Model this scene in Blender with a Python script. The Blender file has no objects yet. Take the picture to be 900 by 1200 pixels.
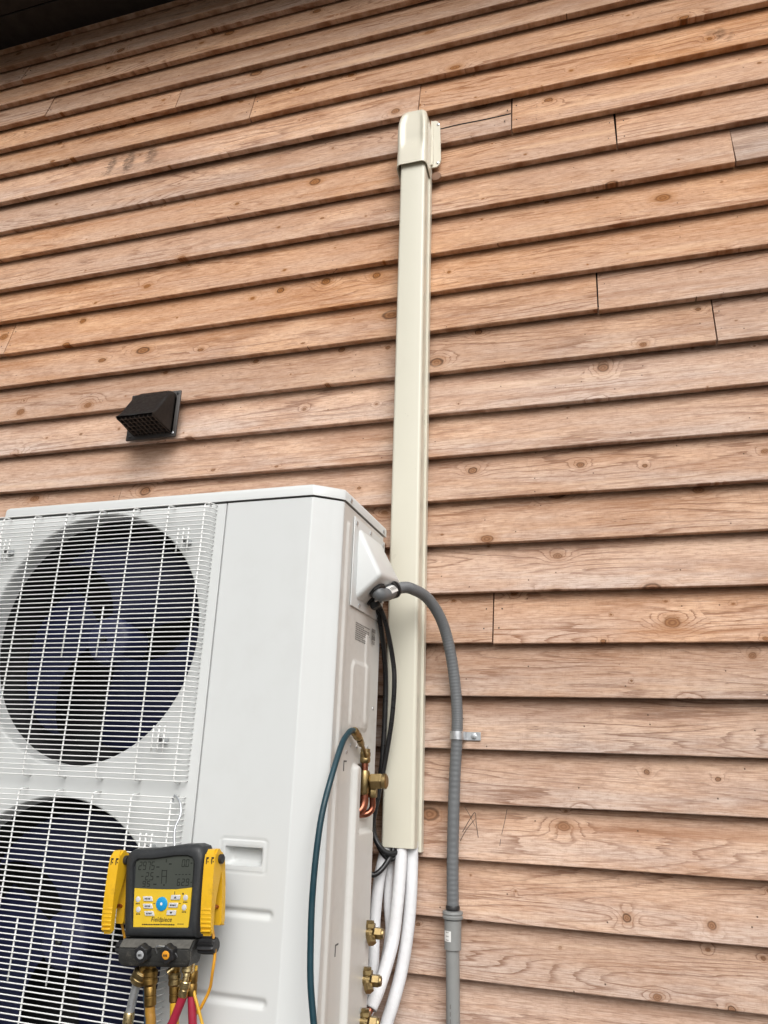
import bpy, bmesh, math, random
import numpy as np
from mathutils import Vector, Matrix
random.seed(7)
S = bpy.context.scene
COL = S.collection
R = math.radians

# ------------------------------------------------------------------ camera
cam_d = bpy.data.cameras.new('camera')
cam = bpy.data.objects.new('camera', cam_d)
COL.objects.link(cam)
S.camera = cam
PITCH, YAW, ROLL = .3195, .305, .0372
fw = Vector((-math.sin(YAW)*math.cos(PITCH), math.cos(YAW)*math.cos(PITCH), math.sin(PITCH)))
rt0 = Vector((math.cos(YAW), math.sin(YAW), 0))
up0 = rt0.cross(fw)
rt = rt0*math.cos(ROLL) + up0*math.sin(ROLL)
up = -rt0*math.sin(ROLL) + up0*math.cos(ROLL)
m = Matrix((rt, up, -fw)).transposed().to_4x4()
m.translation = Vector((0, -2.0, 1.1))
cam.matrix_world = m
cam_d.sensor_fit = 'VERTICAL'
cam_d.sensor_height = 24.0
cam_d.lens = 24.0*900/1200
cam_d.clip_start = .02
cam_d.clip_end = 4000

# ------------------------------------------------------------------ sky, sun, exposure
SUN_EL, SUN_AZ = R(40), R(24)          # azimuth measured from -y (in front of the wall) towards +x
W = bpy.data.worlds.new('World'); S.world = W; W.use_nodes = True
nt = W.node_tree; nt.nodes.clear()
sky = nt.nodes.new('ShaderNodeTexSky'); sky.sky_type = 'NISHITA'; sky.sun_disc = False
sky.sun_elevation = SUN_EL; sky.sun_rotation = R(180) - SUN_AZ
sky.air_density = 1.0; sky.dust_density = 6.0; sky.ozone_density = 1.0; sky.altitude = 0
hs = nt.nodes.new('ShaderNodeHueSaturation'); hs.inputs['Saturation'].default_value = .12
bg = nt.nodes.new('ShaderNodeBackground'); bg.inputs['Strength'].default_value = .085
wo = nt.nodes.new('ShaderNodeOutputWorld')
nt.links.new(sky.outputs[0], hs.inputs['Color']); nt.links.new(hs.outputs[0], bg.inputs['Color'])
nt.links.new(bg.outputs[0], wo.inputs['Surface'])
sd = bpy.data.lights.new('sun', 'SUN'); sd.energy = 1.5; sd.angle = R(50); sd.color = (1, .975, .94)
so = bpy.data.objects.new('sun', sd); COL.objects.link(so)
to_sun = Vector((math.sin(SUN_AZ)*math.cos(SUN_EL), -math.cos(SUN_AZ)*math.cos(SUN_EL), math.sin(SUN_EL)))
so.rotation_euler = to_sun.to_track_quat('Z', 'Y').to_euler()
so.location = (2, -6, 8)
S.view_settings.view_transform = 'Standard'; S.view_settings.look = 'None'
S.view_settings.exposure = .50; S.view_settings.gamma = 1
S.render.engine = 'CYCLES'

# ------------------------------------------------------------------ helpers
class NG:
    def __init__(s, name):
        s.m = bpy.data.materials.new(name); s.m.use_nodes = True
        s.t = s.m.node_tree; s.t.nodes.clear()
        s.out = s.n('ShaderNodeOutputMaterial'); s.p = s.n('ShaderNodeBsdfPrincipled')
        s.l(s.p.outputs[0], s.out.inputs['Surface'])
    def n(s, t, **kw):
        nd = s.t.nodes.new(t)
        for k, v in kw.items(): setattr(nd, k, v)
        return nd
    def l(s, a, b): s.t.links.new(a, b)
    def put(s, sock, v):
        if isinstance(v, bpy.types.NodeSocket): s.l(v, sock)
        elif isinstance(v, (tuple, list)) and len(v) == 3 and sock.type == 'RGBA': sock.default_value = (*v, 1)
        else: sock.default_value = v
    def math(s, op, a, b=0., c=None):
        nd = s.n('ShaderNodeMath', operation=op)
        s.put(nd.inputs[0], a); s.put(nd.inputs[1], b)
        if c is not None: s.put(nd.inputs[2], c)
        return nd.outputs[0]
    def mix(s, f, a, b, mode='MIX'):
        nd = s.n('ShaderNodeMix', data_type='RGBA', blend_type=mode)
        s.put(nd.inputs[0], f); s.put(nd.inputs[6], a); s.put(nd.inputs[7], b)
        return nd.outputs[2]
    def noise(s, vec, scale=5., detail=3., rough=.55, dist=0.):
        nd = s.n('ShaderNodeTexNoise')
        s.l(vec, nd.inputs['Vector'])
        nd.inputs['Scale'].default_value = scale; nd.inputs['Detail'].default_value = detail
        nd.inputs['Roughness'].default_value = rough; nd.inputs['Distortion'].default_value = dist
        return nd.outputs[0]
    def ramp(s, v, a, b, lo=0., hi=1., smooth=True):
        nd = s.n('ShaderNodeMapRange', interpolation_type='SMOOTHSTEP' if smooth else 'LINEAR')
        s.put(nd.inputs[0], v); nd.inputs[1].default_value = a; nd.inputs[2].default_value = b
        nd.inputs[3].default_value = lo; nd.inputs[4].default_value = hi
        return nd.outputs[0]
    def xyz(s, x, y, z):
        nd = s.n('ShaderNodeCombineXYZ'); s.put(nd.inputs[0], x); s.put(nd.inputs[1], y); s.put(nd.inputs[2], z)
        return nd.outputs[0]

def mat(name, col, rough=.5, metal=0., var=.08, scale=25., bump=0., bscale=200., dirt=0., dirtcol=(.1, .08, .06), spec=.5, rvar=.12, coat=0.):
    g = NG(name)
    tc = g.n('ShaderNodeTexCoord').outputs['Object']
    n1 = g.noise(tc, scale, 4)
    dark = tuple(c*(1-var*2) for c in col); lite = tuple(min(1, c*(1+var)) for c in col)
    c = g.mix(n1, dark, lite)
    if dirt:
        n2 = g.noise(tc, scale*.35, 8, .7)
        n3 = g.noise(tc, scale*6, 3, .6)
        f = g.math('MULTIPLY', g.ramp(n2, .50, .75), g.ramp(n3, .35, .75))
        c = g.mix(g.math('MULTIPLY', f, dirt), c, dirtcol)
    g.put(g.p.inputs['Base Color'], c)
    n4 = g.noise(tc, scale*2.3, 3)
    g.put(g.p.inputs['Roughness'], g.ramp(n4, .3, .7, max(.03, rough-rvar), min(1, rough+rvar), False))
    g.p.inputs['Metallic'].default_value = metal
    g.p.inputs['Specular IOR Level'].default_value = spec
    g.p.inputs['Coat Weight'].default_value = coat
    if bump:
        b = g.n('ShaderNodeBump'); b.inputs['Strength'].default_value = bump; b.inputs['Distance'].default_value = .0015
        g.l(g.noise(tc, bscale, 3), b.inputs['Height']); g.l(b.outputs[0], g.p.inputs['Normal'])
    return g.m

def wood(name, stain=None):
    """rough cedar: the grain is the contour lines of a stretched height field that swells round the knots"""
    g = NG(name)
    tc = g.n('ShaderNodeTexCoord').outputs['Object']
    sp = g.n('ShaderNodeSeparateXYZ'); g.l(tc, sp.inputs[0])
    oi = g.n('ShaderNodeObjectInfo'); rnd = oi.outputs['Random']
    oc = g.n('ShaderNodeSeparateColor'); g.l(oi.outputs['Color'], oc.inputs[0])
    tone, grey = oc.outputs[0], oc.outputs[1]
    x = g.math('ADD', sp.outputs[0], g.math('MULTIPLY', rnd, 41.7))
    zr = sp.outputs[2]
    z = g.math('ADD', zr, g.math('MULTIPLY', rnd, 17.3))
    # knots
    wob = g.math('MULTIPLY', g.math('SUBTRACT', g.noise(g.xyz(x, 0, z), 60, 2), .5), .006)
    vo = g.n('ShaderNodeTexVoronoi', voronoi_dimensions='2D')
    kasp = g.math('ADD', 4.6, g.math('MULTIPLY', g.math('FRACT', g.math('MULTIPLY', rnd, 7.7)), 3.2))
    kv2 = g.xyz(g.math('ADD', g.math('MULTIPLY', x, kasp), g.math('MULTIPLY', wob, 8)), g.math('ADD', g.math('MULTIPLY', z, 8.2), g.math('MULTIPLY', wob, 8)), 0)
    g.l(kv2, vo.inputs['Vector']); vo.inputs['Scale'].default_value = 1; vo.inputs['Randomness'].default_value = .95
    vc = g.n('ShaderNodeSeparateColor'); g.l(vo.outputs['Color'], vc.inputs[0])
    d = vo.outputs['Distance']
    act = g.math('GREATER_THAN', vc.outputs[0], g.math('ADD', .24, g.math('MULTIPLY', oc.outputs[2], .42)))
    kr = g.math('ADD', g.math('MULTIPLY', g.math('POWER', vc.outputs[1], 3.2), .115), .020)
    q = g.math('DIVIDE', d, kr)
    swell = g.math('MULTIPLY', g.math('EXPONENT', g.math('MULTIPLY', g.math('MULTIPLY', q, q), -.16)), act)
    # grain
    low = g.noise(g.xyz(g.math('MULTIPLY', x, .55), 3.1, g.math('MULTIPLY', z, 6.)), 1, 2, .45)
    low2 = g.noise(g.xyz(g.math('MULTIPLY', x, 4.), 8.3, g.math('MULTIPLY', z, 60.)), 1, 4, .6)
    h = g.math('ADD', g.math('MULTIPLY', low, g.math('ADD', 12., g.math('MULTIPLY', g.math('POWER', g.math('FRACT', g.math('MULTIPLY', rnd, 13.1)), 1.3), 40.))), g.math('MULTIPLY', low2, 1.5))
    h = g.math('ADD', h, g.math('MULTIPLY', z, 26.))
    h = g.math('ADD', h, g.math('MULTIPLY', swell, g.math('ADD', .9, g.math('MULTIPLY', kr, 24.))))
    fr = g.math('FRACT', h)
    ring = g.math('MULTIPLY', g.ramp(fr, .62, .93), g.ramp(fr, .94, .99, 1, 0))
    rfade = g.ramp(g.noise(g.xyz(g.math('MULTIPLY', x, 2.2), 1.7, g.math('MULTIPLY', z, 11.)), 1, 3), .36, .66, .10, 1.)
    ring = g.math('MULTIPLY', ring, rfade)
    fine = g.noise(g.xyz(g.math('MULTIPLY', x, 17.), 0, g.math('MULTIPLY', z, 460.)), 1, 4, .65)
    saw = g.noise(g.xyz(g.math('MULTIPLY', x, 420.), 0, g.math('MULTIPLY', z, 22.)), 1, 2, .6)
    blot = g.noise(g.xyz(g.math('MULTIPLY', x, 3.1), 5., g.math('MULTIPLY', z, 13.)), 1, 4, .6)
    big = g.noise(g.xyz(g.math('MULTIPLY', x, .9), 2., g.math('MULTIPLY', z, 3.)), 1, 2, .5)
    base = g.mix(g.ramp(blot, .36, .64), (.45, .252, .153), (.72, .475, .325))
    base = g.mix(g.ramp(big, .35, .65), base, (.55, .36, .255))
    # sun and rain have bleached the board towards its drip edge
    wea = g.math('MULTIPLY', g.ramp(zr, .02, .12, 1., .15), g.ramp(g.noise(g.xyz(g.math('MULTIPLY', x, 2.4), 9., g.math('MULTIPLY', z, 18.)), 1, 5, .65), .34, .66, .1, 1.))
    base = g.mix(g.math('MULTIPLY', wea, g.math('ADD', .25, g.math('MULTIPLY', grey, .75))), base, (.60, .49, .43))
    base = g.mix(g.math('MULTIPLY', ring, .80), base, (.20, .092, .052))
    base = g.mix(g.ramp(fine, .40, .72, 0, .62), base, (.24, .125, .075))
    base = g.mix(g.ramp(fine, .55, .32, 0, .32), base, (.68, .54, .45))
    base = g.mix(g.math('MULTIPLY', g.ramp(saw, .50, .78, 0, .42), g.ramp(g.noise(g.xyz(g.math('MULTIPLY', x, 7.), 21., g.math('MULTIPLY', z, 25.)), 1, 4, .65), .45, .68)), base, (.27, .16, .11))
    mott = g.noise(g.xyz(g.math('MULTIPLY', x, 45.), 4., g.math('MULTIPLY', z, 110.)), 1, 6, .78)
    base = g.mix(g.ramp(mott, .47, .70, 0, .50), base, (.26, .145, .095))
    base = g.mix(g.ramp(mott, .46, .27, 0, .30), base, (.66, .52, .43))
    crk = g.noise(g.xyz(g.math('MULTIPLY', x, 7.), 11., g.math('MULTIPLY', z, 150.)), 1, 2, .5)
    crk = g.math('MULTIPLY', g.ramp(g.math('ABSOLUTE', g.math('SUBTRACT', crk, .5)), .004, .016, 1, 0), g.ramp(g.noise(g.xyz(g.math('MULTIPLY', x, 4.), 13., g.math('MULTIPLY', z, 16.)), 1, 2), .60, .70))
    base = g.mix(g.math('MULTIPLY', crk, .7), base, (.12, .06, .04))
    # knots: dark rim, brown heart, tan halo
    halo = g.math('MULTIPLY', g.ramp(q, .9, 2.6, 1, 0), act)
    base = g.mix(g.math('MULTIPLY', halo, .42), base, (.36, .185, .095))
    heart = g.math('MULTIPLY', g.ramp(q, .8, 1.02, 1, 0), act)
    hr = g.math('SINE', g.math('MULTIPLY', q, 13.))
    hcol = g.mix(g.ramp(hr, -.6, .8), (.20, .095, .05), (.29, .15, .082))
    base = g.mix(g.math('MULTIPLY', heart, .9), base, hcol)
    rim = g.math('MULTIPLY', g.math('MULTIPLY', g.ramp(q, .72, .95), g.ramp(q, .98, 1.25, 1, 0)), act)
    base = g.mix(g.math('MULTIPLY', rim, g.ramp(vc.outputs[2], .2, .8, .15, .85)), base, (.085, .042, .024))
    # broad streaks of heartwood and resin along the board, different on every board
    stk = g.noise(g.xyz(g.math('MULTIPLY', x, .8), 31., g.math('MULTIPLY', z, 26.)), 1, 4, .6)
    base = g.mix(g.ramp(stk, .54, .70, 0, .48), base, (.33, .165, .09))
    base = g.mix(g.ramp(stk, .44, .28, 0, .40), base, (.74, .53, .38))
    # worm holes, nail heads and resin specks
    v2 = g.n('ShaderNodeTexVoronoi', voronoi_dimensions='2D')
    g.l(g.xyz(x, z, 0), v2.inputs['Vector']); v2.inputs['Scale'].default_value = 13
    v2c = g.n('ShaderNodeSeparateColor'); g.l(v2.outputs['Color'], v2c.inputs[0])
    speck = g.math('MULTIPLY', g.ramp(v2.outputs['Distance'], .012, .034, 1, 0), g.ramp(v2c.outputs[0], .76, .80))
    base = g.mix(g.math('MULTIPLY', speck, .85), base, (.06, .035, .022))
    if stain:
        for (sx, sz, rx, rz, amt) in stain:
            ex = g.math('DIVIDE', g.math('SUBTRACT', g.math('ADD', sp.outputs[0], g.math('ADD', g.math('MULTIPLY', g.math('SUBTRACT', mott, .5), .07), g.math('MULTIPLY', g.math('SUBTRACT', blot, .5), .06))), sx), rx)
            ez = g.math('DIVIDE', g.math('SUBTRACT', zr, sz), rz)
            rr = g.math('ADD', g.math('MULTIPLY', ex, ex), g.math('MULTIPLY', ez, ez))
            f = g.math('MULTIPLY', g.ramp(rr, .2, 1.3, amt, 0), g.math('MULTIPLY', g.ramp(fine, .25, .6, .45, 1), g.ramp(mott, .34, .58, .25, 1)))
            base = g.mix(f, base, (.085, .055, .04))
    hsv = g.n('ShaderNodeHueSaturation'); g.l(base, hsv.inputs['Color'])
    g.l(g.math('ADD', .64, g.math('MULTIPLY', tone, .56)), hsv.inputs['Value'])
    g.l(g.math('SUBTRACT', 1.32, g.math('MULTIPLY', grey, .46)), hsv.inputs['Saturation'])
    g.l(hsv.outputs[0], g.p.inputs['Base Color'])
    g.p.inputs['Roughness'].default_value = .78; g.p.inputs['Specular IOR Level'].default_value = .22
    hgt = g.math('ADD', g.math('MULTIPLY', ring, -.5), g.math('ADD', g.math('MULTIPLY', fine, .7), g.math('MULTIPLY', saw, .5)))
    hgt = g.math('ADD', hgt, g.math('MULTIPLY', heart, -.6))
    hgt = g.math('ADD', hgt, g.math('MULTIPLY', speck, -1.5))
    b = g.n('ShaderNodeBump'); b.inputs['Strength'].default_value = .55; b.inputs['Distance'].default_value = .0018
    g.l(hgt, b.inputs['Height']); g.l(b.outputs[0], g.p.inputs['Normal'])
    return g.m

def thing(name, label, cat, loc=(0, 0, 0), rot=(0, 0, 0), group=None):
    o = bpy.data.objects.new(name, None); COL.objects.link(o)
    o.empty_display_size = .05
    o.location = loc; o.rotation_euler = rot
    o['label'] = label; o['category'] = cat
    if group: o['group'] = group
    return o

def mesh_obj(name, me, mt=None, parent=None, smooth=40, loc=None):
    if mt is not None and not me.materials: me.materials.append(mt)
    if smooth is not None:
        me.shade_smooth()
        if smooth < 180: me.set_sharp_from_angle(angle=R(smooth))
    o = bpy.data.objects.new(name, me); COL.objects.link(o)
    if parent is not None: o.parent = parent
    if loc is not None: o.location = loc
    return o

def obj(name, bm, mt=None, parent=None, smooth=40, loc=None):
    me = bpy.data.meshes.new(name)
    bmesh.ops.recalc_face_normals(bm, faces=bm.faces[:])
    bm.to_mesh(me); bm.free()
    return mesh_obj(name, me, mt, parent, smooth, loc)

def add_box(bm, lo, hi, bev=0., seg=2, M=None):
    vs = [bm.verts.new((x, y, z)) for x in (lo[0], hi[0]) for y in (lo[1], hi[1]) for z in (lo[2], hi[2])]
    fs = [(0, 1, 3, 2), (4, 6, 7, 5), (0, 4, 5, 1), (2, 3, 7, 6), (0, 2, 6, 4), (1, 5, 7, 3)]
    F = [bm.faces.new([vs[i] for i in f]) for f in fs]
    if bev:
        ed = list({e for f in F for e in f.edges})
        r = bmesh.ops.bevel(bm, geom=ed, offset=bev, segments=seg, profile=.5, affect='EDGES')
        vs = list({v for f in r['faces'] for v in f.verts} | {v for v in vs if v.is_valid})
    if M is not None:
        for v in vs: v.co = M @ v.co
    return vs

def box(lo, hi, bev=0., seg=2, M=None):
    bm = bmesh.new(); add_box(bm, lo, hi, bev, seg, M); return bm

def catmull(pts, n=8):
    P = [Vector(p) for p in pts]
    P = [P[0]*2-P[1]] + P + [P[-1]*2-P[-2]]
    out = []
    for i in range(1, len(P)-2):
        a, b, c, d = P[i-1:i+3]
        for k in range(n):
            t = k/n
            out.append(.5*((2*b) + (c-a)*t + (2*a-5*b+4*c-d)*t*t + (3*b-a-3*c+d)*t**3))
    out.append(P[-2]); return out

def add_tube(bm, pts, r, seg=10, cap=True, rf=None):
    P = [Vector(p) for p in pts]; n = len(P)
    T = [(P[min(i+1, n-1)]-P[max(i-1, 0)]).normalized() for i in range(n)]
    ref = Vector((0, 0, 1)) if abs(T[0].z) < .9 else Vector((1, 0, 0))
    U = T[0].cross(ref).normalized(); rings = []
    for i in range(n):
        U = (U - T[i]*U.dot(T[i])).normalized(); V = T[i].cross(U)
        rr = rf(i/(n-1), i) if rf else r
        rings.append([bm.verts.new(P[i] + (U*math.cos(2*math.pi*k/seg) + V*math.sin(2*math.pi*k/seg))*rr) for k in range(seg)])
    for i in range(n-1):
        for k in range(seg):
            bm.faces.new((rings[i][k], rings[i][(k+1) % seg], rings[i+1][(k+1) % seg], rings[i+1][k]))
    if cap:
        bm.faces.new(rings[0][::-1]); bm.faces.new(rings[-1])
    return rings

def tube(pts, r, seg=10, n=8, smooth=True, **kw):
    bm = bmesh.new(); add_tube(bm, catmull(pts, n) if smooth else pts, r, seg, **kw); return bm

def add_lathe(bm, prof, p0, axis, seg=20, phase=0.):
    """prof: (distance along the axis, radius)"""
    A = Vector(axis).normalized(); ref = Vector((0, 0, 1)) if abs(A.z) < .9 else Vector((1, 0, 0))
    U = A.cross(ref).normalized(); V = A.cross(U); p0 = Vector(p0); rings = []
    for (t, r) in prof:
        rings.append([bm.verts.new(p0 + A*t + (U*math.cos(phase+2*math.pi*k/seg) + V*math.sin(phase+2*math.pi*k/seg))*max(r, 1e-5)) for k in range(seg)])
    for i in range(len(rings)-1):
        for k in range(seg):
            bm.faces.new((rings[i][k], rings[i][(k+1) % seg], rings[i+1][(k+1) % seg], rings[i+1][k]))
    bm.faces.new(rings[0][::-1]); bm.faces.new(rings[-1])
    return rings

def lathe(prof, p0, axis, seg=20, phase=0.):
    bm = bmesh.new(); add_lathe(bm, prof, p0, axis, seg, phase); return bm

def add_prism(bm, poly, ax, a, b):
    """extrude a 2-D polygon along axis ax ('x','y','z') from a to b"""
    def P(u, v, w): return {'x': (w, u, v), 'y': (u, w, v), 'z': (u, v, w)}[ax]
    A = [bm.verts.new(P(u, v, a)) for u, v in poly]; B = [bm.verts.new(P(u, v, b)) for u, v in poly]
    n = len(poly)
    for i in range(n): bm.faces.new((A[i], A[(i+1) % n], B[(i+1) % n], B[i]))
    bm.faces.new(A[::-1]); bm.faces.new(B)
    return A+B

def prism(poly, ax, a, b, bev=0., seg=2):
    bm = bmesh.new(); add_prism(bm, poly, ax, a, b)
    if bev: bmesh.ops.bevel(bm, geom=bm.edges[:], offset=bev, segments=seg, profile=.5, affect='EDGES')
    return bm

def rrect(cx, cy, hx, hy, r, n=5):
    pts = []
    for (sx, sy, a0) in ((1, 1, 0), (-1, 1, 90), (-1, -1, 180), (1, -1, 270)):
        for k in range(n+1):
            a = R(a0 + 90*k/n)
            pts.append((cx + sx*(hx-r) + r*math.cos(a), cy + sy*(hy-r) + r*math.sin(a)))
    return pts

def sstep(a, b, v):
    t = np.clip((v-a)/(b-a), 0, 1); return t*t*(3-2*t)

def sdr(X, Z, x0, x1, z0, z1, r):
    """signed distance to a rounded rectangle"""
    cx, cz, hx, hz = (x0+x1)/2, (z0+z1)/2, abs(x1-x0)/2-r, abs(z1-z0)/2-r
    qx, qz = np.abs(X-cx)-hx, np.abs(Z-cz)-hz
    return np.hypot(np.maximum(qx, 0), np.maximum(qz, 0)) + np.minimum(np.maximum(qx, qz), 0) - r

def text_mesh(txt, size, shear=0., bold=0., align='CENTER'):
    c = bpy.data.curves.new('lettering', 'FONT'); c.body = txt; c.size = size; c.shear = shear; c.offset = bold
    c.align_x = align; c.align_y = 'CENTER'; c.resolution_u = 2
    o = bpy.data.objects.new('lettering', c); COL.objects.link(o)
    dg = bpy.context.evaluated_depsgraph_get(); dg.update()
    me = bpy.data.meshes.new_from_object(o.evaluated_get(dg))
    bpy.data.objects.remove(o); bpy.data.curves.remove(c)
    return me

SEG7 = {'0': 'abcdef', '1': 'bc', '2': 'abged', '3': 'abgcd', '4': 'fgbc', '5': 'afgcd', '6': 'afgedc', '7': 'abc', '8': 'abcdefg', '9': 'abcdfg', '-': 'g', ' ': ''}
def seven_seg(bm, txt, x, z, w, h, y, adv=None):
    t = w*.22; adv = adv or w*1.35
    def bar(x0, x1, z0, z1):
        v = [bm.verts.new((a + (b-z)*.10, y, b)) for a, b in ((x0, z0), (x1, z0), (x1, z1), (x0, z1))]; bm.faces.new(v)
    for ch in txt:
        if ch == '.':
            bar(x-adv*.16, x-adv*.16+t, z, z+t); continue
        for s in SEG7[ch]:
            if s == 'a': bar(x+t*.6, x+w-t*.6, z+h-t, z+h)
            if s == 'd': bar(x+t*.6, x+w-t*.6, z, z+t)
            if s == 'g': bar(x+t*.6, x+w-t*.6, z+h/2-t/2, z+h/2+t/2)
            if s == 'f': bar(x, x+t, z+h/2+t*.3, z+h-t*.4)
            if s == 'e': bar(x, x+t, z+t*.4, z+h/2-t*.3)
            if s == 'b': bar(x+w-t, x+w, z+h/2+t*.3, z+h-t*.4)
            if s == 'c': bar(x+w-t, x+w, z+t*.4, z+h/2-t*.3)
        x += adv

# ------------------------------------------------------------------ materials
M_WOOD = wood('cedar')
M_PAINT = mat('off_white_paint', (.595, .61, .605), .40, var=.015, scale=3, dirt=.14, dirtcol=(.40, .385, .35), bump=.06, bscale=6, rvar=.05)
M_SIDE = mat('off_white_side_paint', (.615, .61, .585), .40, var=.03, scale=7, dirt=.35, dirtcol=(.33, .29, .24), bump=.05, bscale=500, rvar=.08)
M_WIRE = mat('white_wire_coating', (.76, .765, .75), .38, var=.03, scale=20)
M_DARK = mat('dark_interior', (.012, .012, .014), .8, var=.2)
M_FAN = mat('navy_fan_plastic', (.014, .018, .066), .55, var=.15, scale=12, dirt=.25, dirtcol=(.05, .05, .07))
M_GAP = mat('shadow_gap', (.10, .10, .10), .8)
M_IVORY = mat('ivory_plastic', (.62, .595, .495), .33, var=.02, scale=5, dirt=.12, dirtcol=(.36, .33, .25), rvar=.06)
M_CAP = mat('ivory_cap_plastic', (.635, .60, .495), .24, var=.02, scale=6, dirt=.15, dirtcol=(.35, .31, .24), rvar=.05)
M_VENT = mat('dark_brown_plastic', (.040, .034, .031), .45, var=.12, scale=40, dirt=.3, dirtcol=(.07, .062, .055), bump=.08, bscale=600)
M_FOAM = mat('white_insulation_foam', (.74, .745, .76), .62, var=.05, scale=30, dirt=.2, dirtcol=(.42, .41, .40), bump=1.0, bscale=95)
M_GREY = mat('grey_conduit_plastic', (.135, .142, .148), .42, var=.08, scale=30, dirt=.25, dirtcol=(.22, .22, .21))
M_PVC = mat('grey_pvc_pipe', (.235, .24, .235), .45, var=.08, scale=25, dirt=.3, dirtcol=(.12, .12, .115))
M_BLACK = mat('black_rubber', (.017, .017, .018), .48, var=.15, scale=40, dirt=.25, dirtcol=(.06, .057, .05))
M_BOOT = mat('black_rubber_boot', (.020, .022, .024), .55, var=.15, scale=60, dirt=.4, dirtcol=(.075, .07, .06), bump=.2, bscale=700)
M_MANI = mat('dusty_black_manifold', (.028, .028, .026), .55, metal=.0, var=.2, scale=80, dirt=.95, dirtcol=(.20, .18, .145), bump=.25, bscale=600)
M_CABLE = mat('black_cable_jacket', (.012, .012, .013), .35, var=.12, scale=40)
M_TEAL = mat('teal_hose_rubber', (.007, .040, .056), .42, var=.12, scale=30, dirt=.2, dirtcol=(.05, .09, .10))
M_BLUE = mat('blue_hose_rubber', (.02, .07, .13), .5, var=.12, scale=30)
M_RED = mat('red_hose_rubber', (.33, .018, .045), .42, var=.12, scale=30, dirt=.3, dirtcol=(.16, .03, .04))
M_YEL = mat('yellow_plastic', (.70, .40, .012), .42, var=.06, scale=30, dirt=.5, dirtcol=(.28, .15, .02), bump=.1, bscale=500)
M_KEY = mat('yellow_keypad', (.69, .46, .03), .36, var=.05, scale=30, dirt=.3, dirtcol=(.40, .24, .03))
M_MUST = mat('mustard_hose_rubber', (.33, .165, .02), .5, var=.15, scale=30, dirt=.4, dirtcol=(.14, .075, .02))
M_YHOSE = mat('yellow_hose_rubber', (.60, .34, .02), .5, var=.1, scale=30, dirt=.3, dirtcol=(.28, .15, .02))
M_ORANGE = mat('orange_cable', (.64, .30, .02), .45, var=.08, scale=40)
M_BRASS = mat('brass', (.36, .265, .125), .40, metal=1., var=.2, scale=60, dirt=.5, dirtcol=(.16, .095, .03))
M_DBRASS = mat('tarnished_brass', (.27, .165, .05), .42, metal=1., var=.25, scale=60, dirt=.6, dirtcol=(.09, .055, .02))
M_PBRASS = mat('pale_plated_brass', (.66, .52, .27), .3, metal=1., var=.15, scale=60, dirt=.35, dirtcol=(.28, .2, .08))
M_STEEL = mat('galvanised_steel', (.62, .64, .66), .36, metal=.85, var=.18, scale=50, dirt=.3, dirtcol=(.3, .3, .3))
M_COPPER = mat('copper', (.36, .135, .085), .36, metal=1., var=.15, scale=40, dirt=.4, dirtcol=(.30, .095, .05))
M_LCD = mat('lcd_glass', (.058, .064, .055), .45, spec=.2, var=.06, scale=20)
M_SEG = mat('lcd_segments', (.022, .025, .021), .6, spec=.1)
M_BTN = mat('pale_button', (.55, .55, .56), .45, var=.06, scale=80, dirt=.3)
M_BTNB = mat('blue_button', (.012, .27, .55), .3, var=.05, scale=80)
M_PRINT = mat('black_print', (.018, .018, .018), .5)
M_GPRINT = mat('grey_print', (.16, .155, .15), .6)
M_LABEL = mat('white_label', (.74, .74, .72), .45, var=.03)
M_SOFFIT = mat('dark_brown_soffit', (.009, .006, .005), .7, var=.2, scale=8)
M_SHEATH = mat('black_building_paper', (.02, .018, .017), .85)
M_CONC = mat('pale_concrete', (.36, .35, .33), .85, var=.12, scale=6, bump=.4, bscale=60)

# ------------------------------------------------------------------ setting: ground
g = NG('gravelly_ground'); tc = g.n('ShaderNodeTexCoord').outputs['Object']
g.put(g.p.inputs['Base Color'], g.mix(g.noise(tc, 30, 6, .7), (.045, .042, .036), (.10, .092, .08))); g.p.inputs['Roughness'].default_value = .9
bm = bmesh.new(); N = 24
vv = [[bm.verts.new(((i/N-.5)*3000*abs(i/N-.5)*2, (j/N-.5)*3000*abs(j/N-.5)*2, 0)) for j in range(N+1)] for i in range(N+1)]
for i in range(N):
    for j in range(N): bm.faces.new((vv[i][j], vv[i+1][j], vv[i+1][j+1], vv[i][j+1]))
o = obj('ground', bm, g.m); o['kind'] = 'structure'

# ------------------------------------------------------------------ the timber wall
ROWZ = {-13: -.06+.03, -12: -.03+.02}
zs = [.02, .14, .265, .39, .515, .6378, .7633, .890, 1.0199, 1.1488, 1.2793, 1.4146, 1.5508, 1.6864, 1.8167, 1.951, 2.0885, 2.226,
      2.3689, 2.5095, 2.6538, 2.8016, 2.9462, 3.0895, 3.2375, 3.386, 3.523, 3.650, 3.778, 3.900, 4.005, 4.118, 4.235]
K0 = -11                                      # row number of zs[0]; row 0 is the one whose drip edge is level with the lens
joints = {0: [-.320], 7: [-.006], 6: [.298], 10: [.402], 11: [.079], 12: [-.243], 13: [-.561], 14: [-1.217], 15: [-1.55], 16: [-2.192],
          18: [-2.374], 19: [-2.218], 8: [-2.14], 3: [-1.55], -2: [-2.1], -4: [.9], 2: [1.3], 4: [1.7], -7: [-.7], -9: [.2], 17: [-.1], 9: [1.2], 1: [-2.6]}
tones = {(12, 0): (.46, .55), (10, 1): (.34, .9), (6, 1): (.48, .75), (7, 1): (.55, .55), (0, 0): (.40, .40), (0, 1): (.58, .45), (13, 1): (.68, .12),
         (12, 1): (.66, .30), (11, 1): (.66, .35), (11, 0): (.56, .25), (9, 0): (.60, .2), (5, 0): (.62, .75), (4, 0): (.55, .65), (3, 1): (.5, .6)}
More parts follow.
